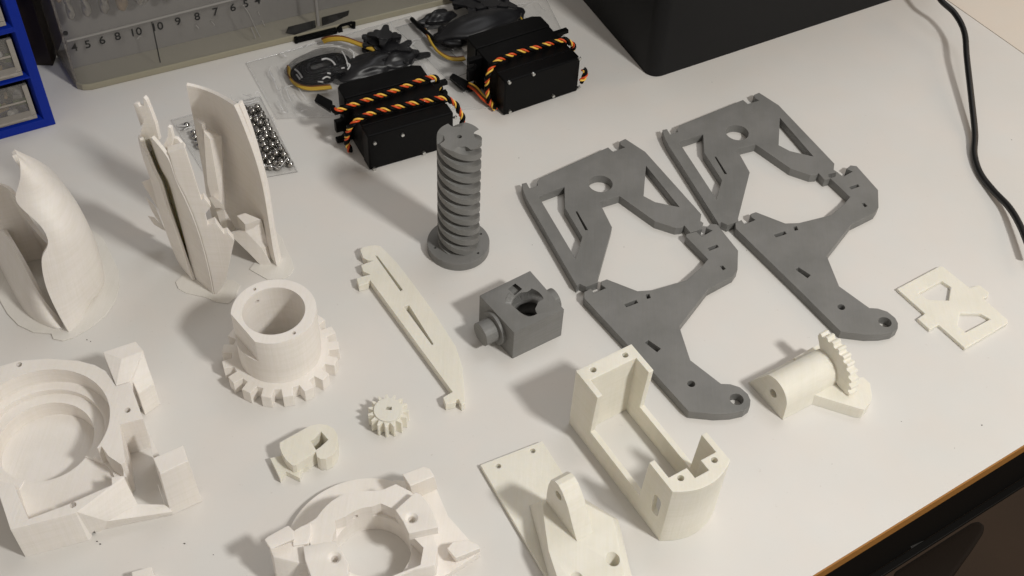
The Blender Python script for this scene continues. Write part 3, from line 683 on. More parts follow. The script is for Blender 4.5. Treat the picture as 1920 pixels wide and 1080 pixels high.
# cube and triangular web
cu = ZW([(365, 268), (440, 242), (580, 300), (440, 346)])
zc = 22
link('rib_block', hull([P(*p, 26) for p in cu] + [P(*p, 4) for p in ZW([(455, 520), (600, 470), (560, 430)])] + [P(*p, 14) for p in ZW([(448, 468), (390, 420)])]), M['white'], sB)
Yt = P(*ZW([(622, 748)])[0]).y
link('web', patch([[G(p, Yt + 2) for p in ZW([(300, 428), (470, 590), (620, 746)])], [G(p, Yt + 2) for p in ZW([(440, 400), (590, 560), (690, 742)])], [G(p, Yt + 5) for p in ZW([(585, 300), (640, 540), (700, 738)])]], 1.4, 0), M['white'], sB)
link('brim', solid(prism([P(*p, .5) for p in ZW([(480, 760), (640, 850), (790, 845), (860, 810), (890, 750), (860, 650), (815, 570), (780, 470), (720, 400), (600, 400), (560, 650)])], 0, .5), bevel=.1), M['brim'], sB)
# left half shell
sA = empty('half_shell', 'tall white narrow double walled shell half, left of its wider partner', 'shell')
YA = P(*ZT([(690, 1020)])[0]).y
face_l = ZQ([(345, 590), (400, 700), (455, 800)]) + ZT([(335, 0), (440, 170), (510, 330), (570, 500), (620, 680), (660, 850), (690, 1020)])
face_r = ZQ([(420, 715), (570, 672), (605, 780)]) + ZT([(515, 0), (560, 170), (605, 320), (640, 500), (700, 680), (770, 850), (775, 960)])
# flat cut face with a notched right edge
poly = ZQ([(300, 600), (400, 700), (415, 716), (570, 672)]) + ZT([(512, 0), (585, 275), (600, 190), (655, 258), (608, 322), (630, 418), (695, 392), (765, 490), (800, 480), (853, 545), (805, 760), (780, 900), (740, 985), (690, 1020), (660, 850), (620, 680), (570, 500), (510, 330), (440, 170), (335, 0)]) + ZQ([(455, 800)])
poly = ZQ([(415, 716), (570, 672)]) + ZT([(512, 0), (575, 205), (600, 188), (655, 258), (608, 322), (630, 418), (695, 392), (765, 490), (800, 480), (853, 545), (805, 760), (780, 900)])
ledge = ZT([(690, 1020), (660, 850), (620, 680), (570, 500), (510, 330), (440, 170), (360, 20)]) + ZQ([(430, 740)])
FP = [G(p, YA + 1) for p in poly + ledge]
base_n = (Vector((0, 1, 0)))
fp = slab(FP, Vector((-1.0, 3.0, 0)))
link('cut_face', evaluate(fp, [('BEVEL', dict(width=.1 * MM, segments=1, limit_method='ANGLE', angle_limit=radians(50)))]), M['white'], sA)
# left side of that wall (golden, shaded) from its front edge back into the gap
frt = ZQ([(278, 568), (340, 640), (400, 715), (455, 800)]) + ZT([(360, 20), (440, 170), (510, 330), (570, 500), (620, 680), (660, 850), (690, 1020)])
bck = ZQ([(270, 590), (298, 680), (330, 770), (372, 880)]) + ZT([(305, 20), (345, 150), (385, 310), (437, 500), (484, 700), (512, 830), (535, 910)])
fr2 = ZQ([(170, 580), (205, 670), (258, 790), (310, 920)]) + ZT([(232, 40), (268, 180), (312, 310), (380, 500), (445, 690), (492, 820), (520, 893)])
bk2 = ZQ([(155, 560), (165, 640), (200, 760), (240, 880)]) + ZT([(170, 60), (200, 190), (235, 320), (285, 460), (350, 640), (395, 730), (465, 885)])
mid_ = [((a[0] + b[0]) / 2, (a[1] + b[1]) / 2 - 2) for a, b in zip(bck, fr2)]
rows = [[G(p, YA + 1.5) for p in frt], [G(p, YA + 6) for p in [((a[0] + b[0]) / 2, (a[1] + b[1]) / 2) for a, b in zip(frt, bck)]], [G(p, YA + 10) for p in bck]]
link('inner_wall', patch(rows, 1.2, 1), M['white'], sA, ang=50)
link('channel_floor', patch([[G(p, YA + 11) for p in bck], [G(p, YA + 25) for p in mid_], [G(p, YA + 9) for p in fr2]], 1.0, 1), M['cream'], sA, ang=50)
rows = [[G(p, YA + 8) for p in fr2], [G(p, YA + 12) for p in [((a[0] + b[0]) / 2 - 1, (a[1] + b[1]) / 2) for a, b in zip(fr2, bk2)]], [G(p, YA + 17) for p in bk2]]
link('outer_wall', patch(rows, 1.2, 1), M['white'], sA, ang=50)
# pale flame shaped tip panel
tip = ZQ([(190, 208), (215, 235), (250, 320), (300, 450), (325, 560), (335, 600), (300, 640), (285, 690), (255, 703), (225, 670), (185, 610), (155, 575), (175, 490), (205, 400), (215, 310), (205, 250)])
link('tip_panel', slab([G(p, YA + 14 + (p[1] - 200) * .02) for p in tip], Vector((0.6, 1.4, 0))), M['white'], sA)
tab = ZQ([(100, 272), (135, 268), (155, 295), (195, 290), (190, 215), (215, 240), (205, 400), (168, 475)])
link('rear_tab', slab([G(p, YA + 20) for p in tab], Vector((0.4, 1.4, 0))), M['white'], sA)
horn = ZQ([(415, 480), (440, 490), (462, 580), (440, 690), (415, 712), (375, 650), (415, 570)])
link('horn', slab([G(p, YA + 5) for p in horn], Vector((0.4, 1.3, 0))), M['white'], sA)
link('shoulder', slab([G(p, YA + 7) for p in ZQ([(440, 580), (500, 590), (568, 665), (570, 680), (420, 720)])], Vector((0.2, 1.3, 0))), M['white'], sA)
fin = [ZT([(70, 50), (150, 20), (200, 190), (240, 330), (190, 200), (120, 110)]), ZT([(100, 170), (180, 250), (270, 460), (190, 350), (160, 300)]), ZT([(120, 335), (180, 350), (290, 470), (240, 450), (175, 410)])]
for f_ in fin: link('fin', hull([G(p, YA + 22) for p in f_] + [G(p, YA + 27) for p in f_]), M['white'], sA)
link('brim', solid(prism([P(*p, .5) for p in ZT([(355, 895), (380, 950), (440, 985), (600, 1020), (700, 1060), (800, 1075), (860, 1020), (900, 920), (850, 880), (600, 850), (420, 830)])], 0, .5), bevel=.1), M['brim'], sA)

# ------------------------------------------------------------------ servos
def servo(name, label, A_, B_, screws, px):
    """A_, B_: world front lower corners; body 20 high, 38 deep"""
    root = empty(name, label, 'servo motor', 'black servo motors')
    A_ = Vector((A_.x, A_.y, 0)); B_ = Vector((B_.x, B_.y, 0))
    ux = (B_ - A_).normalized(); uy = Vector((-ux.y, ux.x, 0)); W = 41.0; Hh = 20.2
    def q(a_, b_, z=0): p = A_ + ux * a_ + uy * b_; return Vector((p.x, p.y, z))
    root_pts = q
    mk = M['black']
    link('cover', solid(prism([q(0, 0), q(W, 0), q(W, 7.6), q(0, 7.6)], 0.3, Hh), bevel=.7), mk, root)
    link('case', solid(prism([q(.3, 7.8), q(W - .3, 7.8), q(W - .3, 28), q(.3, 28)], 0.5, Hh - .3), bevel=.4), mk, root)
    link('gear_case', solid(prism([q(0, 28.2), q(W, 28.2), q(W, 37), q(W - 4, 39), q(2, 39), q(0, 37)], 0.3, Hh), [('+', rod(q(10, 38, Hh / 2), q(10, 43, Hh / 2), 6, 32))], .5), mk, root)
    for s in (-1, 1):
        x0, x1 = (-7, .4) if s < 0 else (W - .4, W + 7)
        hx = (x0 + x1) / 2 + s * 1.6
        ops = [('-', hull([q(hx + (2.2 * cos(t)) + s * k, b_, zz + 2.2 * sin(t)) for t in [i * pi / 5 for i in range(10)] for k in (0, 5) for b_ in (20, 26)])) for zz in (5, 15.3)]
        link('mounting_ear', solid(prism([q(x0, 22), q(x1, 22), q(x1, 24.6), q(x0, 24.6)], .8, Hh - .8), ops, .2), mk, root)
    for x, y in px:
        c = PV(x, y, A_, B_) - uy * 0.1
        o = link('screw_head', rod(c + uy * .3, c - uy * .7, 0.95, 16, .75), M['screw'], root)
    return root, q
ZX = lambda l: T(l, 560, 100, 340 / 1530); ZY = lambda l: T(l, 820, 20, 300 / 1543)
r1, q1_ = servo('servo_motor', 'black servo with two runs of twisted wire over it, beside the grey screw', P(*ZX([(600, 993)])[0]), P(*ZX([(1195, 820)])[0]), None, ZX([(640, 755), (875, 685), (1320, 540), (637, 972), (1055, 836)]))
r2, q2_ = servo('servo_motor', 'black servo with one run of twisted wire over it, nearest the black box', P(*ZY([(640, 1020)])[0]), P(*ZY([(1390, 765)])[0]), None, ZY([(692, 690), (925, 610), (1370, 460), (697, 970), (1115, 820), (1362, 738)]))
def lead(root, pts, pitch=6.7, flip=0):
    path = smooth_path(pts, 10)
    for k, mm in (((0, 'wire_yellow'), (1, 'wire_orange'), (2, 'wire_black')), ((1, 'wire_yellow'), (0, 'wire_orange'), (2, 'wire_black')))[flip]:
        link({'wire_yellow': 'yellow_wire', 'wire_orange': 'red_wire', 'wire_black': 'black_wire'}[mm], twist(path, k, 3.2 if k < 2 else 3, 0.74, 0.47 if k < 2 else 0.95, pitch), M[mm], root, ang=60)
zt = 22
lead(r1, [P(*ZX([p])[0], zz) for p, zz in (((290, 465), 20.5), ((330, 480), 22), ((460, 432), zt), ((620, 378), zt), ((780, 325), zt), ((930, 265), zt), ((1060, 215), zt), ((1140, 205), zt), ((1180, 250), 18), ((1195, 330), 12))])
lead(r1, [P(*ZX([p])[0], zz) for p, zz in (((435, 830), 1.5), ((412, 770), 5), ((408, 700), 11), ((440, 615), 19), ((520, 545), 22), ((650, 492), zt), ((790, 462), zt), ((920, 430), zt), ((1050, 403), zt), ((1180, 380), zt), ((1260, 382), 21), ((1335, 450), 16), ((1375, 530), 11), ((1385, 590), 7))])
lead(r2, [P(*ZY([p])[0], zz) for p, zz in (((560, 950), 2), ((505, 880), 3), ((480, 760), 9), ((490, 620), 18), ((570, 490), 22), ((690, 438), zt), ((760, 405), zt), ((890, 372), zt), ((1020, 335), zt), ((1150, 298), zt), ((1240, 285), 22), ((1300, 325), 19), ((1310, 370), 14))], flip=1)
lead(r2, [P(*ZY([p])[0], zz) for p, zz in (((1405, 570), 12), ((1430, 600), 10), ((1415, 650), 8), ((1380, 680), 7))])
link('connector', solid(hull([P(*ZX([p])[0], zz) for p, zz in (((130, 400), 14), ((160, 335), 14), ((285, 400), 14), ((270, 490), 14), ((140, 420), 10), ((270, 505), 10), ((290, 430), 10))]), bevel=.3), M['black'], r1)
link('connector', solid(hull([P(*ZY([p])[0], zz) for p, zz in (((115, 640), 5), ((150, 600), 5), ((300, 680), 5), ((270, 760), 5), ((115, 665), 1), ((260, 790), 1), ((310, 700), 1))]), bevel=.3), M['black'], r2)
for k, mm in ((0, 'wire_orange'), (1, 'wire_brown'), (2, 'wire_yellow')):
    link('lead_wire', tube(smooth_path([P(*ZY([p])[0], zz) + Vector((k * .5, k * 1.0, 0)) for p, zz in (((260, 710), 3), ((350, 760), 3.5), ((430, 850), 3), ((520, 920), 2))], 6), .55, 8), M[mm], r2, ang=60)

# ------------------------------------------------------------------ accessory bags behind the servos
def sheet(pts, amp, nz, seed, base=1.0, dome=0):
    """rumpled film over a four sided outline (world points, order round)"""
    random.seed(seed); ph = [(random.uniform(.05, .35), random.uniform(.05, .35), random.uniform(0, 6.3)) for _ in range(9)]
    a, b, c, d_ = pts; v = []; f = []
    for i in range(nz + 1):
        for j in range(nz + 1):
            s, t = i / nz, j / nz; p = a.lerp(b, s).lerp(d_.lerp(c, s), t)
            h = sum(abs(sin(p.x * u * 2 + p.y * w_ * 2 + o_)) ** 3 for u, w_, o_ in ph) / 9
            e_ = min(s, t, 1 - s, 1 - t); e_ = min(1, e_ * 6)
            v.append((p.x, p.y, base * .3 + (amp * h + dome * (sin(pi * s) * sin(pi * t)) ** .6) * e_))
    for i in range(nz):
        for j in range(nz): f.append([i * (nz + 1) + j, (i + 1) * (nz + 1) + j, (i + 1) * (nz + 1) + j + 1, i * (nz + 1) + j + 1])
    return mesh_of('m', v, f)
ZV = lambda l: T(l, 480, 20, 320 / 1728)
def bag(name, label, pts, amp, dome, seed, group=None, seal=None):
    root = empty(name, label, 'plastic bag', group)
    w_ = [P(*p) for p in pts]
    link('film', sheet(w_, amp, 70, seed, 1.2, dome), M['bag'], root, ang=80)
    link('under_film', sheet(w_, .3, 12, seed, .3, 0), M['bag'], root, ang=80)
    if seal:
        for s in seal: link('zip_strip', tube(smooth_path([P(*p, 1.4) for p in s], 4), .45, 8), M['bag'], root, ang=80)
    return root
bag('accessory_bag', 'clear zip bag of servo parts with a shiny black coil, by the drill case latch', [(462, 118), (770, 30), (960, 200), (520, 222)], 2.6, 2, 3, 'zip bags of servo parts', [[(505, 130), (540, 210)], [(520, 125), (556, 214)]])
bag('accessory_bag', 'clear zip bag of black servo parts at the top edge, behind the farther servo', [(742, 52), (1010, -30), (1060, 70), (840, 150)], 2.6, 2, 5, 'zip bags of servo parts', [[(748, 60), (810, 150)]])
# contents: coiled black lead in shiny film
coil = empty('lead_coil', 'coiled black cable wrapped in shiny film inside the left zip bag', 'cable coil')
cc = P(*ZV([(660, 560)])[0], 5)
def blob(c, rx, ry, rz, ang, seed, amp=.12):
    random.seed(seed); bm = bmesh.new(); bmesh.ops.create_icosphere(bm, subdivisions=4, radius=1)
    ph = [(Vector([random.uniform(-7, 7) for _ in range(3)]), random.uniform(0, 6)) for _ in range(7)]
    for v in bm.verts:
        k = 1 + amp * sum(sin(v.co.dot(d_) + o_) for d_, o_ in ph) / 3
        x, y = v.co.x * rx * k, v.co.y * ry * k; z = max(v.co.z, -0.6) * rz * k
        v.co = Vector((x * cos(ang) - y * sin(ang) + c.x, x * sin(ang) + y * cos(ang) + c.y, z + c.z)) * MM
    me = bpy.data.meshes.new('m'); bm.to_mesh(me); bm.free(); return me
an = math.atan2(.56, .83)
for k in range(4):
    pth = [Vector((cc.x + (14.5 - k * 2.6) * cos(t) * cos(an) - (9.5 - k * 1.7) * sin(t) * sin(an), cc.y + (14.5 - k * 2.6) * cos(t) * sin(an) + (9.5 - k * 1.7) * sin(t) * cos(an), 2.6 + k * 1.0 + .5 * sin(3 * t))) for t in [2 * pi * i / 40 for i in range(41)]]
    link('cable_loop', tube(pth, 1.4, 8), M['black'], coil, ang=60)
link('wrapping_film', blob(Vector((cc.x, cc.y, 4.6)), 17.5, 11.5, 5.0, an, 4, .10), M['bag_glossy'], coil, ang=80)
def wires(name, label, pts, cols, r=.75, spread=1.3, cat='wire'):
    root = empty(name, label, cat)
    for k, c in enumerate(cols):
        link({'bag_yellow': 'yellow_wire', 'wire_brown': 'brown_wire', 'wire_orange': 'orange_wire'}[c], tube(smooth_path([P(*p, zz) + Vector((-.5, .9, 0)) * (k - 1) * spread for p, zz in pts], 8), r, 8), M[c], root, ang=60)
    return root
wires('wire_bundle', 'yellow wires arching over the shiny coil in the left zip bag', [(p, zz) for p, zz in zip(ZV([(680, 305), (740, 285), (840, 278), (930, 295), (1040, 335), (1180, 385), (1290, 425)]), (4, 6, 7, 7, 6.5, 6, 5))], ('bag_yellow', 'bag_yellow', 'wire_brown'))
wires('wire_bundle', 'yellow and brown wires curling round the left end of the left zip bag', [(p, zz) for p, zz in zip(ZV([(330, 570), (335, 650), (370, 715), (450, 765), (540, 785), (650, 780), (760, 770)]), (4, 3, 3, 3, 3, 3.5, 4))], ('bag_yellow', 'bag_yellow', 'wire_brown'), .65, 1.0)
wires('wire_bundle', 'yellow and brown wires in the right zip bag beside the farther servo', [(p, zz) for p, zz in zip(T([(955, 150), (975, 200), (1010, 250), (1060, 285), (1110, 295), (1150, 290)], 440, 0, .375), (4, 4, 3, 3, 3, 3))], ('bag_yellow', 'bag_yellow', 'wire_brown'), .65, 1.0)
wires('wire_bundle', 'thin yellow wire along the far side of the right zip bag', [(p, zz) for p, zz in zip(T([(1330, 20), (1390, 45), (1430, 90), (1450, 140)], 440, 0, .375), (6, 7, 6, 4))], ('bag_yellow',), .5)
# servo horns and lumps
horns = empty('servo_horns', 'dark grey servo horn discs and arms stacked in the left zip bag', 'servo horns')
hm = mat('dark_horn_plastic', (0.011, 0.011, 0.0125), 0.38, **{'Specular IOR Level': 0.35})
def horn_arm(c, an_, n_, L_, z, r=3.2):
    ms = [cyl((c.x, c.y), r, z, z + 1.8, 24)]
    for k in range(n_):
        a_ = an_ + 2 * pi * k / n_; d_ = Vector((cos(a_), sin(a_), 0)); e_ = Vector((-d_.y, d_.x, 0))
        ct = Vector((c.x, c.y, 0)) + d_ * L_
        ms.append(hull([Vector((c.x, c.y, zz)) + e_ * r * .7 * q for q in (-1, 1) for zz in (z + .2, z + 1.6)] + [Vector((ct.x + 1.5 * cos(t), ct.y + 1.5 * sin(t), zz)) for t in [i * pi / 5 for i in range(10)] for zz in (z + .2, z + 1.6)]))
    return join(*ms)
for i, (p, z, n_, L_, r) in enumerate((((1300, 270), 9, 4, 7, 4.2), ((1230, 320), 6, 6, 7, 5), ((1350, 380), 6, 4, 10, 4.5), ((1440, 430), 4, 6, 9, 5), ((1330, 440), 2.5, 4, 12, 4.5), ((1500, 500), 2, 2, 12, 4), ((1200, 330), 3, 1, 8, 5.5))):
    link('horn_arm', horn_arm(P(*ZV([p])[0], z), i * .7, n_, L_, z, r), hm, horns)
link('dark_pouch', blob(P(*ZV([(1180, 560)])[0], 3), 20, 7, 5.0, an, 11, .16), hm, horns, ang=70)
link('dark_pouch', blob(P(*ZV([(1380, 520)])[0], 3), 12, 6, 4.5, an, 14, .16), hm, horns, ang=70)
h2 = empty('servo_horns', 'black servo parts bundled in the right zip bag at the top edge', 'servo horns')
ZO = lambda p: T([p], 440, 0, .375)[0]
link('dark_pouch', blob(P(*ZO((1240, 130)), 5), 24, 9, 7.0, an, 21, .10), hm, h2, ang=70)
link('dark_pouch', blob(P(*ZO((1080, 190)), 3), 9, 8, 4.0, an, 23, .2), hm, h2, ang=70)
link('dark_pouch', blob(P(*ZO((1010, 100)), 3), 10, 4, 4.0, an, 27, .2), hm, h2, ang=70)
for i, (p, z, n_, L_, r) in enumerate((((1190, 30), 9, 4, 9, 4.2), ((1160, 10), 6, 6, 8, 5), ((1280, 20), 10, 6, 8, 5), ((1330, 20), 8, 4, 8, 4.5))):
    link('horn_arm', horn_arm(P(*ZO(p), z), i * .9, n_, L_, z, r), hm, h2)
link('stray_lead', tube(smooth_path([P(*ZO(p), zz) for p, zz in (((885, 95), 3), ((920, 130), 4), ((965, 170), 4), ((1010, 215), 3))], 6), 1.2, 8), M['black'], h2, ang=60)
o = link('paper_slip', slab([P(*ZO(p), 2.2) for p in ((1120, 215), (1165, 170), (1240, 205), (1150, 262))], Vector((0, 0, .2))), M['paper']); tag(o, 'white paper slip inside the right zip bag', 'paper slip')

# ------------------------------------------------------------------ bag of steel balls
bag('ball_bag', 'small clear bag holding steel balls behind the tall shell', [(322, 225), (488, 180), (558, 322), (400, 350)], 0.8, 2.6, 9, None, [[(330, 236), (487, 190)], [(332, 244), (489, 198)]])
bmesh_ = bmesh.new(); bmesh.ops.create_uvsphere(bmesh_, u_segments=20, v_segments=12, radius=1.55 * MM)
bme = bpy.data.meshes.new('steel_ball'); bmesh_.to_mesh(bme); bmesh_.free(); sharpen(bme, 180); bme.materials.append(M['steel'])
poly = [P(*p).to_2d() for p in ZU([(560, 335), (630, 318), (745, 305), (790, 400), (870, 520), (900, 620), (970, 720), (1045, 850), (1000, 890), (900, 905), (780, 920), (650, 900), (560, 700), (520, 500)])]
def inside(p, pl):
    c = False; n_ = len(pl)
    for i in range(n_):
        a_, b_ = pl[i], pl[(i + 1) % n_]
        if (a_.y > p.y) != (b_.y > p.y) and p.x < (b_.x - a_.x) * (p.y - a_.y) / (b_.y - a_.y) + a_.x: c = not c
    return c
random.seed(3); balls = []
xs = [p.x for p in poly]; ys = [p.y for p in poly]; y = min(ys); rr = 0; st = 3.2
while y < max(ys):
    x = min(xs) + (st / 2 if rr % 2 else 0)
    while x < max(xs):
        p = Vector((x + random.uniform(-.35, .35), y + random.uniform(-.35, .35)))
        if inside(p, poly): balls.append((p.x, p.y, 2.0))
        x += st
    y += st * .87; rr += 1
base_n_ = len(balls)
for (x, y, z_) in list(balls):
    if random.random() < .45 and inside(Vector((x + 3.6, y - .5)), poly) and inside(Vector((x - 1.5, y + 2)), poly): balls.append((x + 1.6, y + 0.9, 4.6))
for p in ((350, 235), (363, 249), (366, 257), (371, 266), (374, 274)): c = P(*p, 1.8); balls.append((c.x, c.y, 1.8))
for i, (x, y, z_) in enumerate(balls):
    o = bpy.data.objects.new('steel_ball', bme); col.objects.link(o); o.location = Vector((x, y, z_)) * MM
    if i >= len(balls) - 5: tag(o, ('lone steel ball standing apart at the far left of the small bag', 'steel ball just below the lone one, left of the tall shell', 'middle ball of the short chain left of the tall shell', 'steel ball next to lowest in the chain left of the tall shell', 'lowest steel ball of the chain, half behind the tall shell')[i - len(balls) + 5], 'steel ball', 'stray steel balls')
    else: tag(o, 'shiny steel ball packed in the small clear bag', 'steel ball', 'steel balls in the small bag')

# ------------------------------------------------------------------ black box
bxc = P(1222, 148); bxr = P(1665, 2); bxl = P(1104, 10)
d1 = (bxr - bxc).normalized(); d2 = (bxl - bxc).normalized()
def rc(c, d1, d2, r, L1, L2, n=8):
    pts = [c + d1 * r * (1 - sin(t)) + d2 * r * (1 - cos(t)) for t in [pi / 2 * i / n for i in range(n + 1)]]
    return pts + [c + d2 * L2, c + d2 * L2 + d1 * L1, c + d1 * L1]
bp = rc(bxc - d1 * 1.0 - d2 * .5, d1, d2, 7, 190, 120)
ce = bxc + d1 * 95 + d2 * 60
v = [(p.x, p.y, 0) for p in bp] + [((p.x - ce.x) * 1.04 + ce.x, (p.y - ce.y) * 1.04 + ce.y, 130) for p in bp]
n = len(bp)
me = fixn(mesh_of('m', v, [list(range(n))[::-1], list(range(n, 2 * n))] + [[i, (i + 1) % n, n + (i + 1) % n, n + i] for i in range(n)]))
o = link('black_box', solid(me, bevel=.6), M['blackbox']); tag(o, 'large matt black plastic box cut off by the top edge', 'box'); origin(o, ce.to_2d().to_3d())

# ------------------------------------------------------------------ cable
cb_ = [((1748, -30), 18), ((1764, 0), 16), ((1790, 25), 14), ((1808, 60), 12), ((1813, 110), 10.5), ((1822, 190), 6.5), ((1828, 250), 3.4), ((1827, 290), 2.0), ((1838, 325), 1.7), ((1862, 357), 2.2), ((1893, 390), 4), ((1915, 428), 5.5), ((1935, 480), 6)]
o = link('power_cable', tube(smooth_path([P(*p, z_) for p, z_ in cb_], 10), 1.5, 16), M['rubber'], ang=60); tag(o, 'black power cable looping down the right side of the table', 'cable')

# ------------------------------------------------------------------ blue drawer cabinet
cab = empty('drawer_cabinet', 'blue small parts cabinet with clear drawers at top left', 'drawer cabinet')
CA, CB = P(0, 262), P(105, 233); cd = (CB - CA).normalized(); cn = Vector((cd.y, -cd.x, 0))
if cn.y > 0: cn = -cn                               # towards the camera
def cq(s, z, dep=0): p = CB + cd * s - cn * dep; return Vector((p.x, p.y, z))
def sz(x, y):                                        # along-front and height of a pixel on the front
    p = PV(x, y, CA, CB); return (p - CB).dot(cd), p.z
W_ = -52
rows_ = [(sz(20, 252)[1] * 0 + 1.6, 0)]
z_a = sz(70, 212)[1]
edge = lambda y: sz(60, y)[1]
# drawer openings by height measured down the right edge
sR = -5.0
ops = []; drz = []
for yb, yt_ in ((222, 150), (140, 62), (45, -32), (-55, -130)):
    zb_ = sz(78 - (222 - yb) * .24, yb)[1]; zt_ = sz(60 - (150 - yt_) * .24, yt_)[1]; drz.append((zb_, zt_))
HT = drz[-1][1] + 4
frame = hull([cq(s, z_, dep) for s in (W_, 0) for z_ in (0, HT) for dep in (0, 60)])
for zb_, zt_ in drz:
    ops.append(('-', hull([cq(s, z_, -1) for s in (W_ + 4, sR + 1.2) for z_ in (zb_ - 1.5, zt_ + 1.5)] + [cq(s, z_, 3) for s in (W_ + 5, sR - .6) for z_ in (zb_, zt_)])))
    ops.append(('-', hull([cq(s, z_, dep) for s in (W_ + 5, sR - .6) for z_ in (zb_, zt_) for dep in (2, 56)])))
link('cabinet_frame', solid(frame, ops, .3), M['blue'], cab)
junk = [mat('mixed_parts_%s' % n_, c_, .5) for n_, c_ in (('grey', (.2, .18, .16)), ('tan', (.32, .22, .12)), ('green', (.10, .16, .04)), ('silver', (.5, .48, .45)), ('dark', (.03, .03, .03)))]
random.seed(12)
for i, (zb_, zt_) in enumerate(drz):
    dr = empty('drawer', None, None); dr.parent = cab; del_ = None
    s0_, s1_ = W_ + 6, sR - 1.6; z0, z1 = zb_ + .4, zt_ - 2.0
    link('drawer_front', solid(hull([cq(s, z_, dep) for s in (s0_, s1_) for z_ in (z0, z1) for dep in (1.2, 2.4)]), bevel=.3), M['drawer'], dr)
    link('drawer_body', join(hull([cq(s, z_, dep) for s in (s0_, s1_) for z_ in (z0, z0 + 1) for dep in (2.6, 50)]), hull([cq(s, z_, dep) for s in (s1_ - 1, s1_) for z_ in (z0 + 1.1, z1 - 3) for dep in (2.6, 50)]), hull([cq(s, z_, dep) for s in (s0_, s0_ + 1) for z_ in (z0 + 1.1, z1 - 3) for dep in (2.6, 50)])), M['drawer'], dr)
    link('shade_sheet', hull([cq(s, z_, dep) for s in (s0_ - .4, s1_ + .2) for z_ in (z0, z1 + 1.6) for dep in (24, 25)]), M['drawer_shade'], dr)  # dark sheet added in place of the shade inside the drawer
    link('handle_lip', solid(hull([cq(s, z0 + hh_, dep) for s in (s0_ + 2, s1_ - 2) for hh_, dep in ((3, 1.1), (5, 1.1), (3.4, -3.2), (4.4, -3.2))]), bevel=.3), M['lip'], dr)
    link('front_rim', join(solid(hull([cq(s, z_, dep) for s in (s0_, s1_) for z_ in (z0 + .1, z0 + 2.2) for dep in (.4, 1.1)]), bevel=.2), solid(hull([cq(s, z_, dep) for s in (s1_ - 2.2, s1_) for z_ in (z0 + 2.4, z1) for dep in (.4, 1.1)]), bevel=.2), solid(hull([cq(s, z_, dep) for s in (s0_, s1_ - 2.4) for z_ in (z1 - 9, z1 - 8) for dep in (.6, 1.1)]), bevel=.2)), M['lip'], dr)
    for k in range(26):
        c = cq(random.uniform(s0_ + 3, s1_ - 3), z0 + random.uniform(2, (z1 - z0) * .45), random.uniform(5, 22)); a_ = random.uniform(0, 3)
        if k % 2: m_ = rod(c, c + Vector((random.uniform(-5, 5), random.uniform(-5, 5), random.uniform(-1, 2.5))), random.uniform(.6, 1.6), 10)
        else: m_ = box(c, random.uniform(1, 3), random.uniform(.8, 2), c.z - 1, c.z + random.uniform(.5, 2), a_)
        link('small_part', m_, junk[(k + i * 2) % 5], dr)

# ------------------------------------------------------------------ drill bit case
case = empty('drill_case', 'clear drill bit case printed with size numbers, standing behind the shells', 'drill case')
KA, KB = P(250, 149), P(700, 40); kd = (KB - KA).normalized(); kn = Vector((kd.y, -kd.x, 0))
if kn.y > 0: kn = -kn
def kp(x, y, dep=0): return PV(x, y, KA, KB) - kn * dep
s_l = (P(128, 160) - KA).dot(kd)
def kq(s, z_, dep=0): p = KA + kd * s - kn * dep; return Vector((p.x, p.y, z_))
SLn, SRt, KH = s_l + 3, 190, 95
foot_ = [kq(s, 0, dep) for s, dep in ((SLn + 7, 0), (SLn + 3, 1.2), (SLn + .8, 3.5), (SLn, 8), (SLn - 3, 32), (SRt, 32), (SRt, 0))]
link('rim', solid(prism([p + kn * .8 - kd * .4 if i < 5 else p + kn * .8 for i, p in enumerate(foot_)], 0, 3.6), bevel=.7), M['olive'], case)
def wallp(pts, z0, z1, th, mat_, name): 
    me = mesh_of('m', [Vector((p.x, p.y, z0)) for p in pts] + [Vector((p.x, p.y, z1)) for p in pts], [[i, i + 1, len(pts) + i + 1, len(pts) + i] for i in range(len(pts) - 1)]); fixn(me)
    return link(name, evaluate(me, [('SOLIDIFY', dict(thickness=th * MM, offset=0))]), mat_, case, ang=60)
wallp([foot_[6]] + foot_[0:3], 3.7, KH, 1.0, M['pane'], 'front_pane')
wallp(foot_[2:5], 3.7, KH, 1.2, M['case_side'], 'side_pane')
link('back_panel', hull([kq(s, z_, dep) for s in (SLn + 1.5, SRt) for z_ in (3.8, KH) for dep in (14, 16)]), M['backing'], case)
# ledge line and divider
zl = [PV(x, y, KA, KB).z for x, y in ((135, 70), (283, 36), (440, -2))]
zline = zl[1]
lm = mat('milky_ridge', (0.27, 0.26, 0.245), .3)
a0_, a1_ = kp(125, 76), kp(440, -3)
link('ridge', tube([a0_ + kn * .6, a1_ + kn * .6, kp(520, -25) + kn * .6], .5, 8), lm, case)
link('divider', hull([kp(283, 40) + kn * .7, kp(285, 40) + kn * .7, kp(299, 116) + kn * .7, kp(301, 116) + kn * .7, kp(283, 40) + kn * .5, kp(285, 40) + kn * .5, kp(299, 116) + kn * .5, kp(301, 116) + kn * .5]), M['ink'], case)
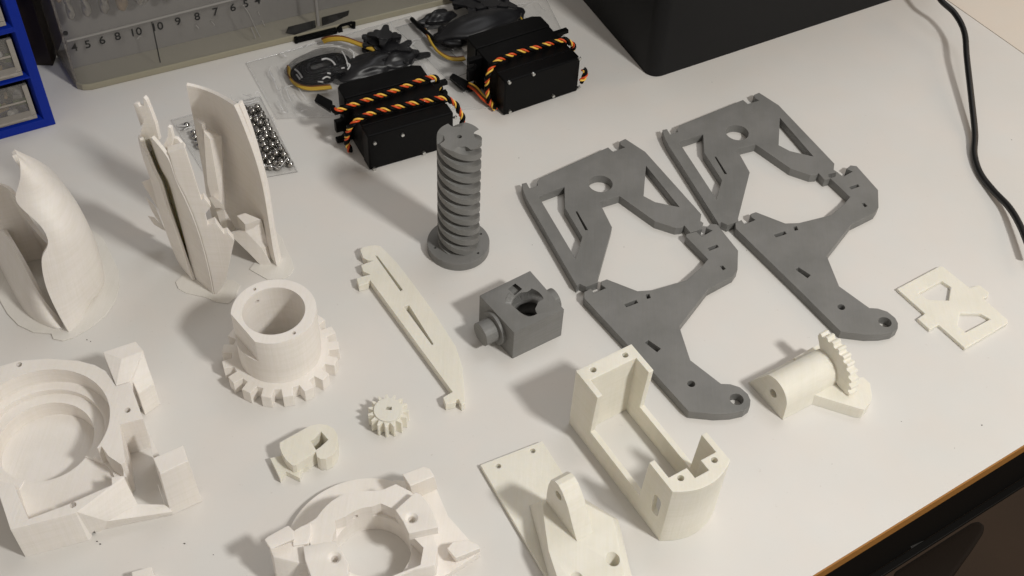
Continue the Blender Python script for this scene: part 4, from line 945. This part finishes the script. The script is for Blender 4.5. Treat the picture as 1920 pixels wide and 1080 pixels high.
# drill bits, points down
random.seed(5)
for i, (x, yt_, yb, r) in enumerate([(142, 0, 52, 1.9), (172, 0, 46, 2.2), (205, 0, 40, 2.4), (238, 0, 34, 2.8), (275, -6, 22, 3.6), (318, -6, 16, 2.4), (340, -6, 12, 2.6), (95, -10, 8, 1.6), (118, -8, 20, 1.6)]):
    b_ = kp(x, yb, 6); r2_ = random.uniform(-.5, .5)
    t_ = Vector((b_.x + r2_, b_.y, KH - 4))
    pth = [b_ + Vector((0, 0, 2)), t_]
    nz_, na_ = 90, 16; vv_ = []; ff = []
    for a_ in range(nz_ + 1):
        z_ = b_.z + (t_.z - b_.z) * a_ / nz_; taper = min(1, .15 + a_ / 4)
        for k in range(na_):
            th = 2 * pi * k / na_; rr_ = r * taper * (1 - .34 * max(0, cos(2 * (th + z_ * .35))) ** .6)
            vv_.append((b_.x + r2_ * a_ / nz_ + rr_ * cos(th), b_.y + rr_ * sin(th), z_))
    for a_ in range(nz_):
        for k in range(na_): ff.append([a_ * na_ + k, a_ * na_ + (k + 1) % na_, (a_ + 1) * na_ + (k + 1) % na_, (a_ + 1) * na_ + k])
    ff.append(list(range(na_))[::-1])
    o = link('drill_bit', mesh_of('m', vv_, ff), M['brass'] if i in (3, 8) else M['tin'], None, ang=60)
    tag(o, ('tan coloured' if i in (3, 8) else 'dull steel') + ' drill bit in the clear case, ' + ('above the printed four', 'above the printed five', 'above the printed six', 'above the printed eight', 'thickest, above the left ten', 'right of the divider line', 'farthest right', 'thinnest, at the left edge', 'second thin one from left')[i], 'drill bit', 'drill bits in the clear case')
# printed numbers on the pane
def num(txt, x, y, size):
    c = bpy.data.curves.new('number', 'FONT'); c.body = txt; c.size = size * MM; c.align_x = 'CENTER'; c.align_y = 'CENTER'; c.extrude = 0.00005; c.offset = 0.00007
    ob = bpy.data.objects.new('t', c); col.objects.link(ob); dg = bpy.context.evaluated_depsgraph_get()
    me = bpy.data.meshes.new_from_object(ob.evaluated_get(dg)); bpy.data.objects.remove(ob)
    p = kp(x, y) + kn * .75
    mtx = Matrix((kd, Vector((0, 0, 1)), kn)).transposed().to_4x4()
    if kd.cross(Vector((0, 0, 1))).dot(kn) < 0: mtx = Matrix((kd, Vector((0, 0, 1)), -kn)).transposed().to_4x4()
    me.transform(Matrix.Translation(p * MM) @ mtx)
    link('size_number', me, M['ink'], case, ang=None)
for t_, x, y in (('4', 139, 88), ('5', 164, 82), ('6', 191, 74.5), ('8', 220, 67), ('10', 254, 59), ('10', 294, 49), ('9', 333, 39), ('8', 369, 30), ('7', 403, 21), ('6', 436, 13), ('5', 460, 6), ('4', 482, 0)): num(t_, x, y, 5.8)
b_ = kp(122, 60) + kn * .7; link('stud', rod(b_, b_ + kn * .6, 1.1, 16), M['ink'], case)
# black latch
LT = lambda l: T(l, 300, 0, .2083)
def lk(pts, d0, d1, name='latch'):
    return link(name, solid(hull([kp(*p) + kn * d_ for p in LT(pts) for d_ in (d0, d1)]), bevel=.2), M['black'], case)
lk([(1200, 320), (1225, 312), (1225, 385), (1200, 395)], .9, 3.0, 'latch_hook')
lk([(1205, 325), (1575, 232), (1575, 268), (1205, 355)], .9, 3.6, 'latch_bar')
lk([(1580, 240), (1620, 205), (1635, 270), (1600, 285)], .9, 2.6, 'latch_hook')
lk([(1620, 205), (1720, 178), (1722, 192), (1622, 218)], .9, 2.4, 'latch_clip')
lk([(1722, 180), (1748, 180), (1745, 240), (1725, 245)], .9, 2.4, 'latch_clip')
lk([(1680, 205), (1692, 200), (1735, 235), (1720, 245)], .9, 2.0, 'latch_clip')
dk = mat('smoky_black_plastic', (.02, .02, .02), .3)
dkc = clear('smoky_dark_plastic', (.012, .012, .012), .8, .2)
for q_ in ([(1128, 290), (1150, 235), (1390, 175), (1400, 240), (1210, 305)], [(1450, 150), (1700, 85), (1690, 130), (1560, 190), (1455, 225)]):
    link('latch_plate', solid(hull([kp(*p) + kn * d_ for p in LT(q_) for d_ in (.58, .95)]), bevel=.15), dkc, case)
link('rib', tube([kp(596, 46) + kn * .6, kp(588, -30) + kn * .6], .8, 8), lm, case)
for pts_ in ([(455, 8), (466, 25), (480, 55), (487, 68)], [(470, 50), (478, 70)], [(483, 20), (486, 27)], [(490, 36), (496, 48)], [(255, 72), (262, 66)], [(366, 45), (372, 52)], [(395, 38), (402, 46)]): link('reflection_streak', tube(smooth_path([kp(*p) + kn * .62 for p in pts_], 5), .28, 6), lm, case)  # pale tubes painted in as reflection streaks on the pane

# dark block in the gap behind the cabinet and the case
bw0, bw1 = P(38, 122), P(100, 124)
o = link('dark_block', solid(hull([bw0, bw1, bw0 + Vector((-25, 45, 0)), bw1 + Vector((-4, 45, 0)), bw0 + Vector((0, 0, 90)), bw1 + Vector((0, 0, 90)), bw0 + Vector((-25, 45, 90)), bw1 + Vector((-4, 45, 90))]), bevel=.5), mat('dark_brown_surface', (0.022, 0.013, 0.007), .6))
tag(o, 'dark brown block in the gap between blue cabinet and clear case', 'dark block'); origin(o, (bw0 + bw1) / 2)
# pale tubes painted as glints along creases of the bags
gl = clear('painted_glint', (0.85, 0.85, 0.85), 0.55, 0.08)
random.seed(31)
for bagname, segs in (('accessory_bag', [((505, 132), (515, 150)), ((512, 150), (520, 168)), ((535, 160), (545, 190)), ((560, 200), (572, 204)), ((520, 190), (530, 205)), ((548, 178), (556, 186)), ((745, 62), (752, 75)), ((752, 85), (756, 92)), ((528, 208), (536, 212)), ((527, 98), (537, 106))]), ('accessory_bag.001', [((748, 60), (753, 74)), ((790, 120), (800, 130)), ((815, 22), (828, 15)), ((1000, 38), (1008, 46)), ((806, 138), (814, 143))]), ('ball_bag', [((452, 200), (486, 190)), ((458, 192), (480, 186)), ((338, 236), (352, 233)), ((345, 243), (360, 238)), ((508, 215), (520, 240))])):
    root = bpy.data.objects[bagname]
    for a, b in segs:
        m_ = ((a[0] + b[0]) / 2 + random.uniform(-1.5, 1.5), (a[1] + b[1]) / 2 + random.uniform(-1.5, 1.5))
        link('crease_glint', tube(smooth_path([P(*a, 2.4), P(*m_, 2.9), P(*b, 2.4)], 4), random.uniform(.18, .42), 6), gl, root, ang=80)

root = bpy.data.objects['lead_coil']  # highlights on the coil wrapping, painted as pale tubes
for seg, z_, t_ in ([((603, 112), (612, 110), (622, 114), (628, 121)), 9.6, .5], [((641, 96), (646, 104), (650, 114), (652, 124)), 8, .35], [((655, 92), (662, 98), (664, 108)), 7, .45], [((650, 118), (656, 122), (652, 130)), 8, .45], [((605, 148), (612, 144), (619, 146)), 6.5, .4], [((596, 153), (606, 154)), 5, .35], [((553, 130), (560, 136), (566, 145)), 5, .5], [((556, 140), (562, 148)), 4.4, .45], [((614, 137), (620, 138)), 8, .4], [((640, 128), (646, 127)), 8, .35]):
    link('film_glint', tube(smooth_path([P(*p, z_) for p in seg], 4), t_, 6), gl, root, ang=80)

# welded hems of the bags, small wrinkles with glints painted in
hem = clear('film_hem', (0.75, 0.75, 0.74), 0.28, 0.1)
for bagname, pts_ in (('accessory_bag', [(462, 118), (770, 30), (960, 200), (520, 222)]), ('accessory_bag.001', [(742, 52), (1010, -30), (1060, 70), (840, 150)]), ('ball_bag', [(322, 225), (488, 180), (558, 322), (400, 350)])):
    root = bpy.data.objects[bagname]; w_ = [P(*p, .7) for p in pts_]
    link('hem', tube([w_[0], w_[1], w_[2], w_[3], w_[0]], .3, 6), hem, root, ang=80)
    for k in range(34):
        s_, t_ = random.uniform(.03, .97), random.uniform(.03, .97)
        if bagname[-3:] == 'bag' and bagname[0] == 'a' and .2 < s_ < .95 and t_ > .55: t_ *= .4
        if bagname == 'ball_bag' and s_ > .3 and k % 2: t_ = random.uniform(.02, .12)
        c = w_[0].lerp(w_[1], s_).lerp(w_[3].lerp(w_[2], s_), t_); a_ = random.uniform(0, 3.1); d_ = Vector((cos(a_), sin(a_), 0)) * random.uniform(1, 4.5)
        c.z = random.uniform(2.2, 3.4) if bagname != 'ball_bag' else random.uniform(3.2, 5.4)
        link('crease_glint', tube(smooth_path([c - d_, c + Vector((random.uniform(-.8, .8), random.uniform(-.8, .8), .5)), c + d_], 3), random.uniform(.08, .22), 5), gl if k % 3 else hem, root, ang=80)
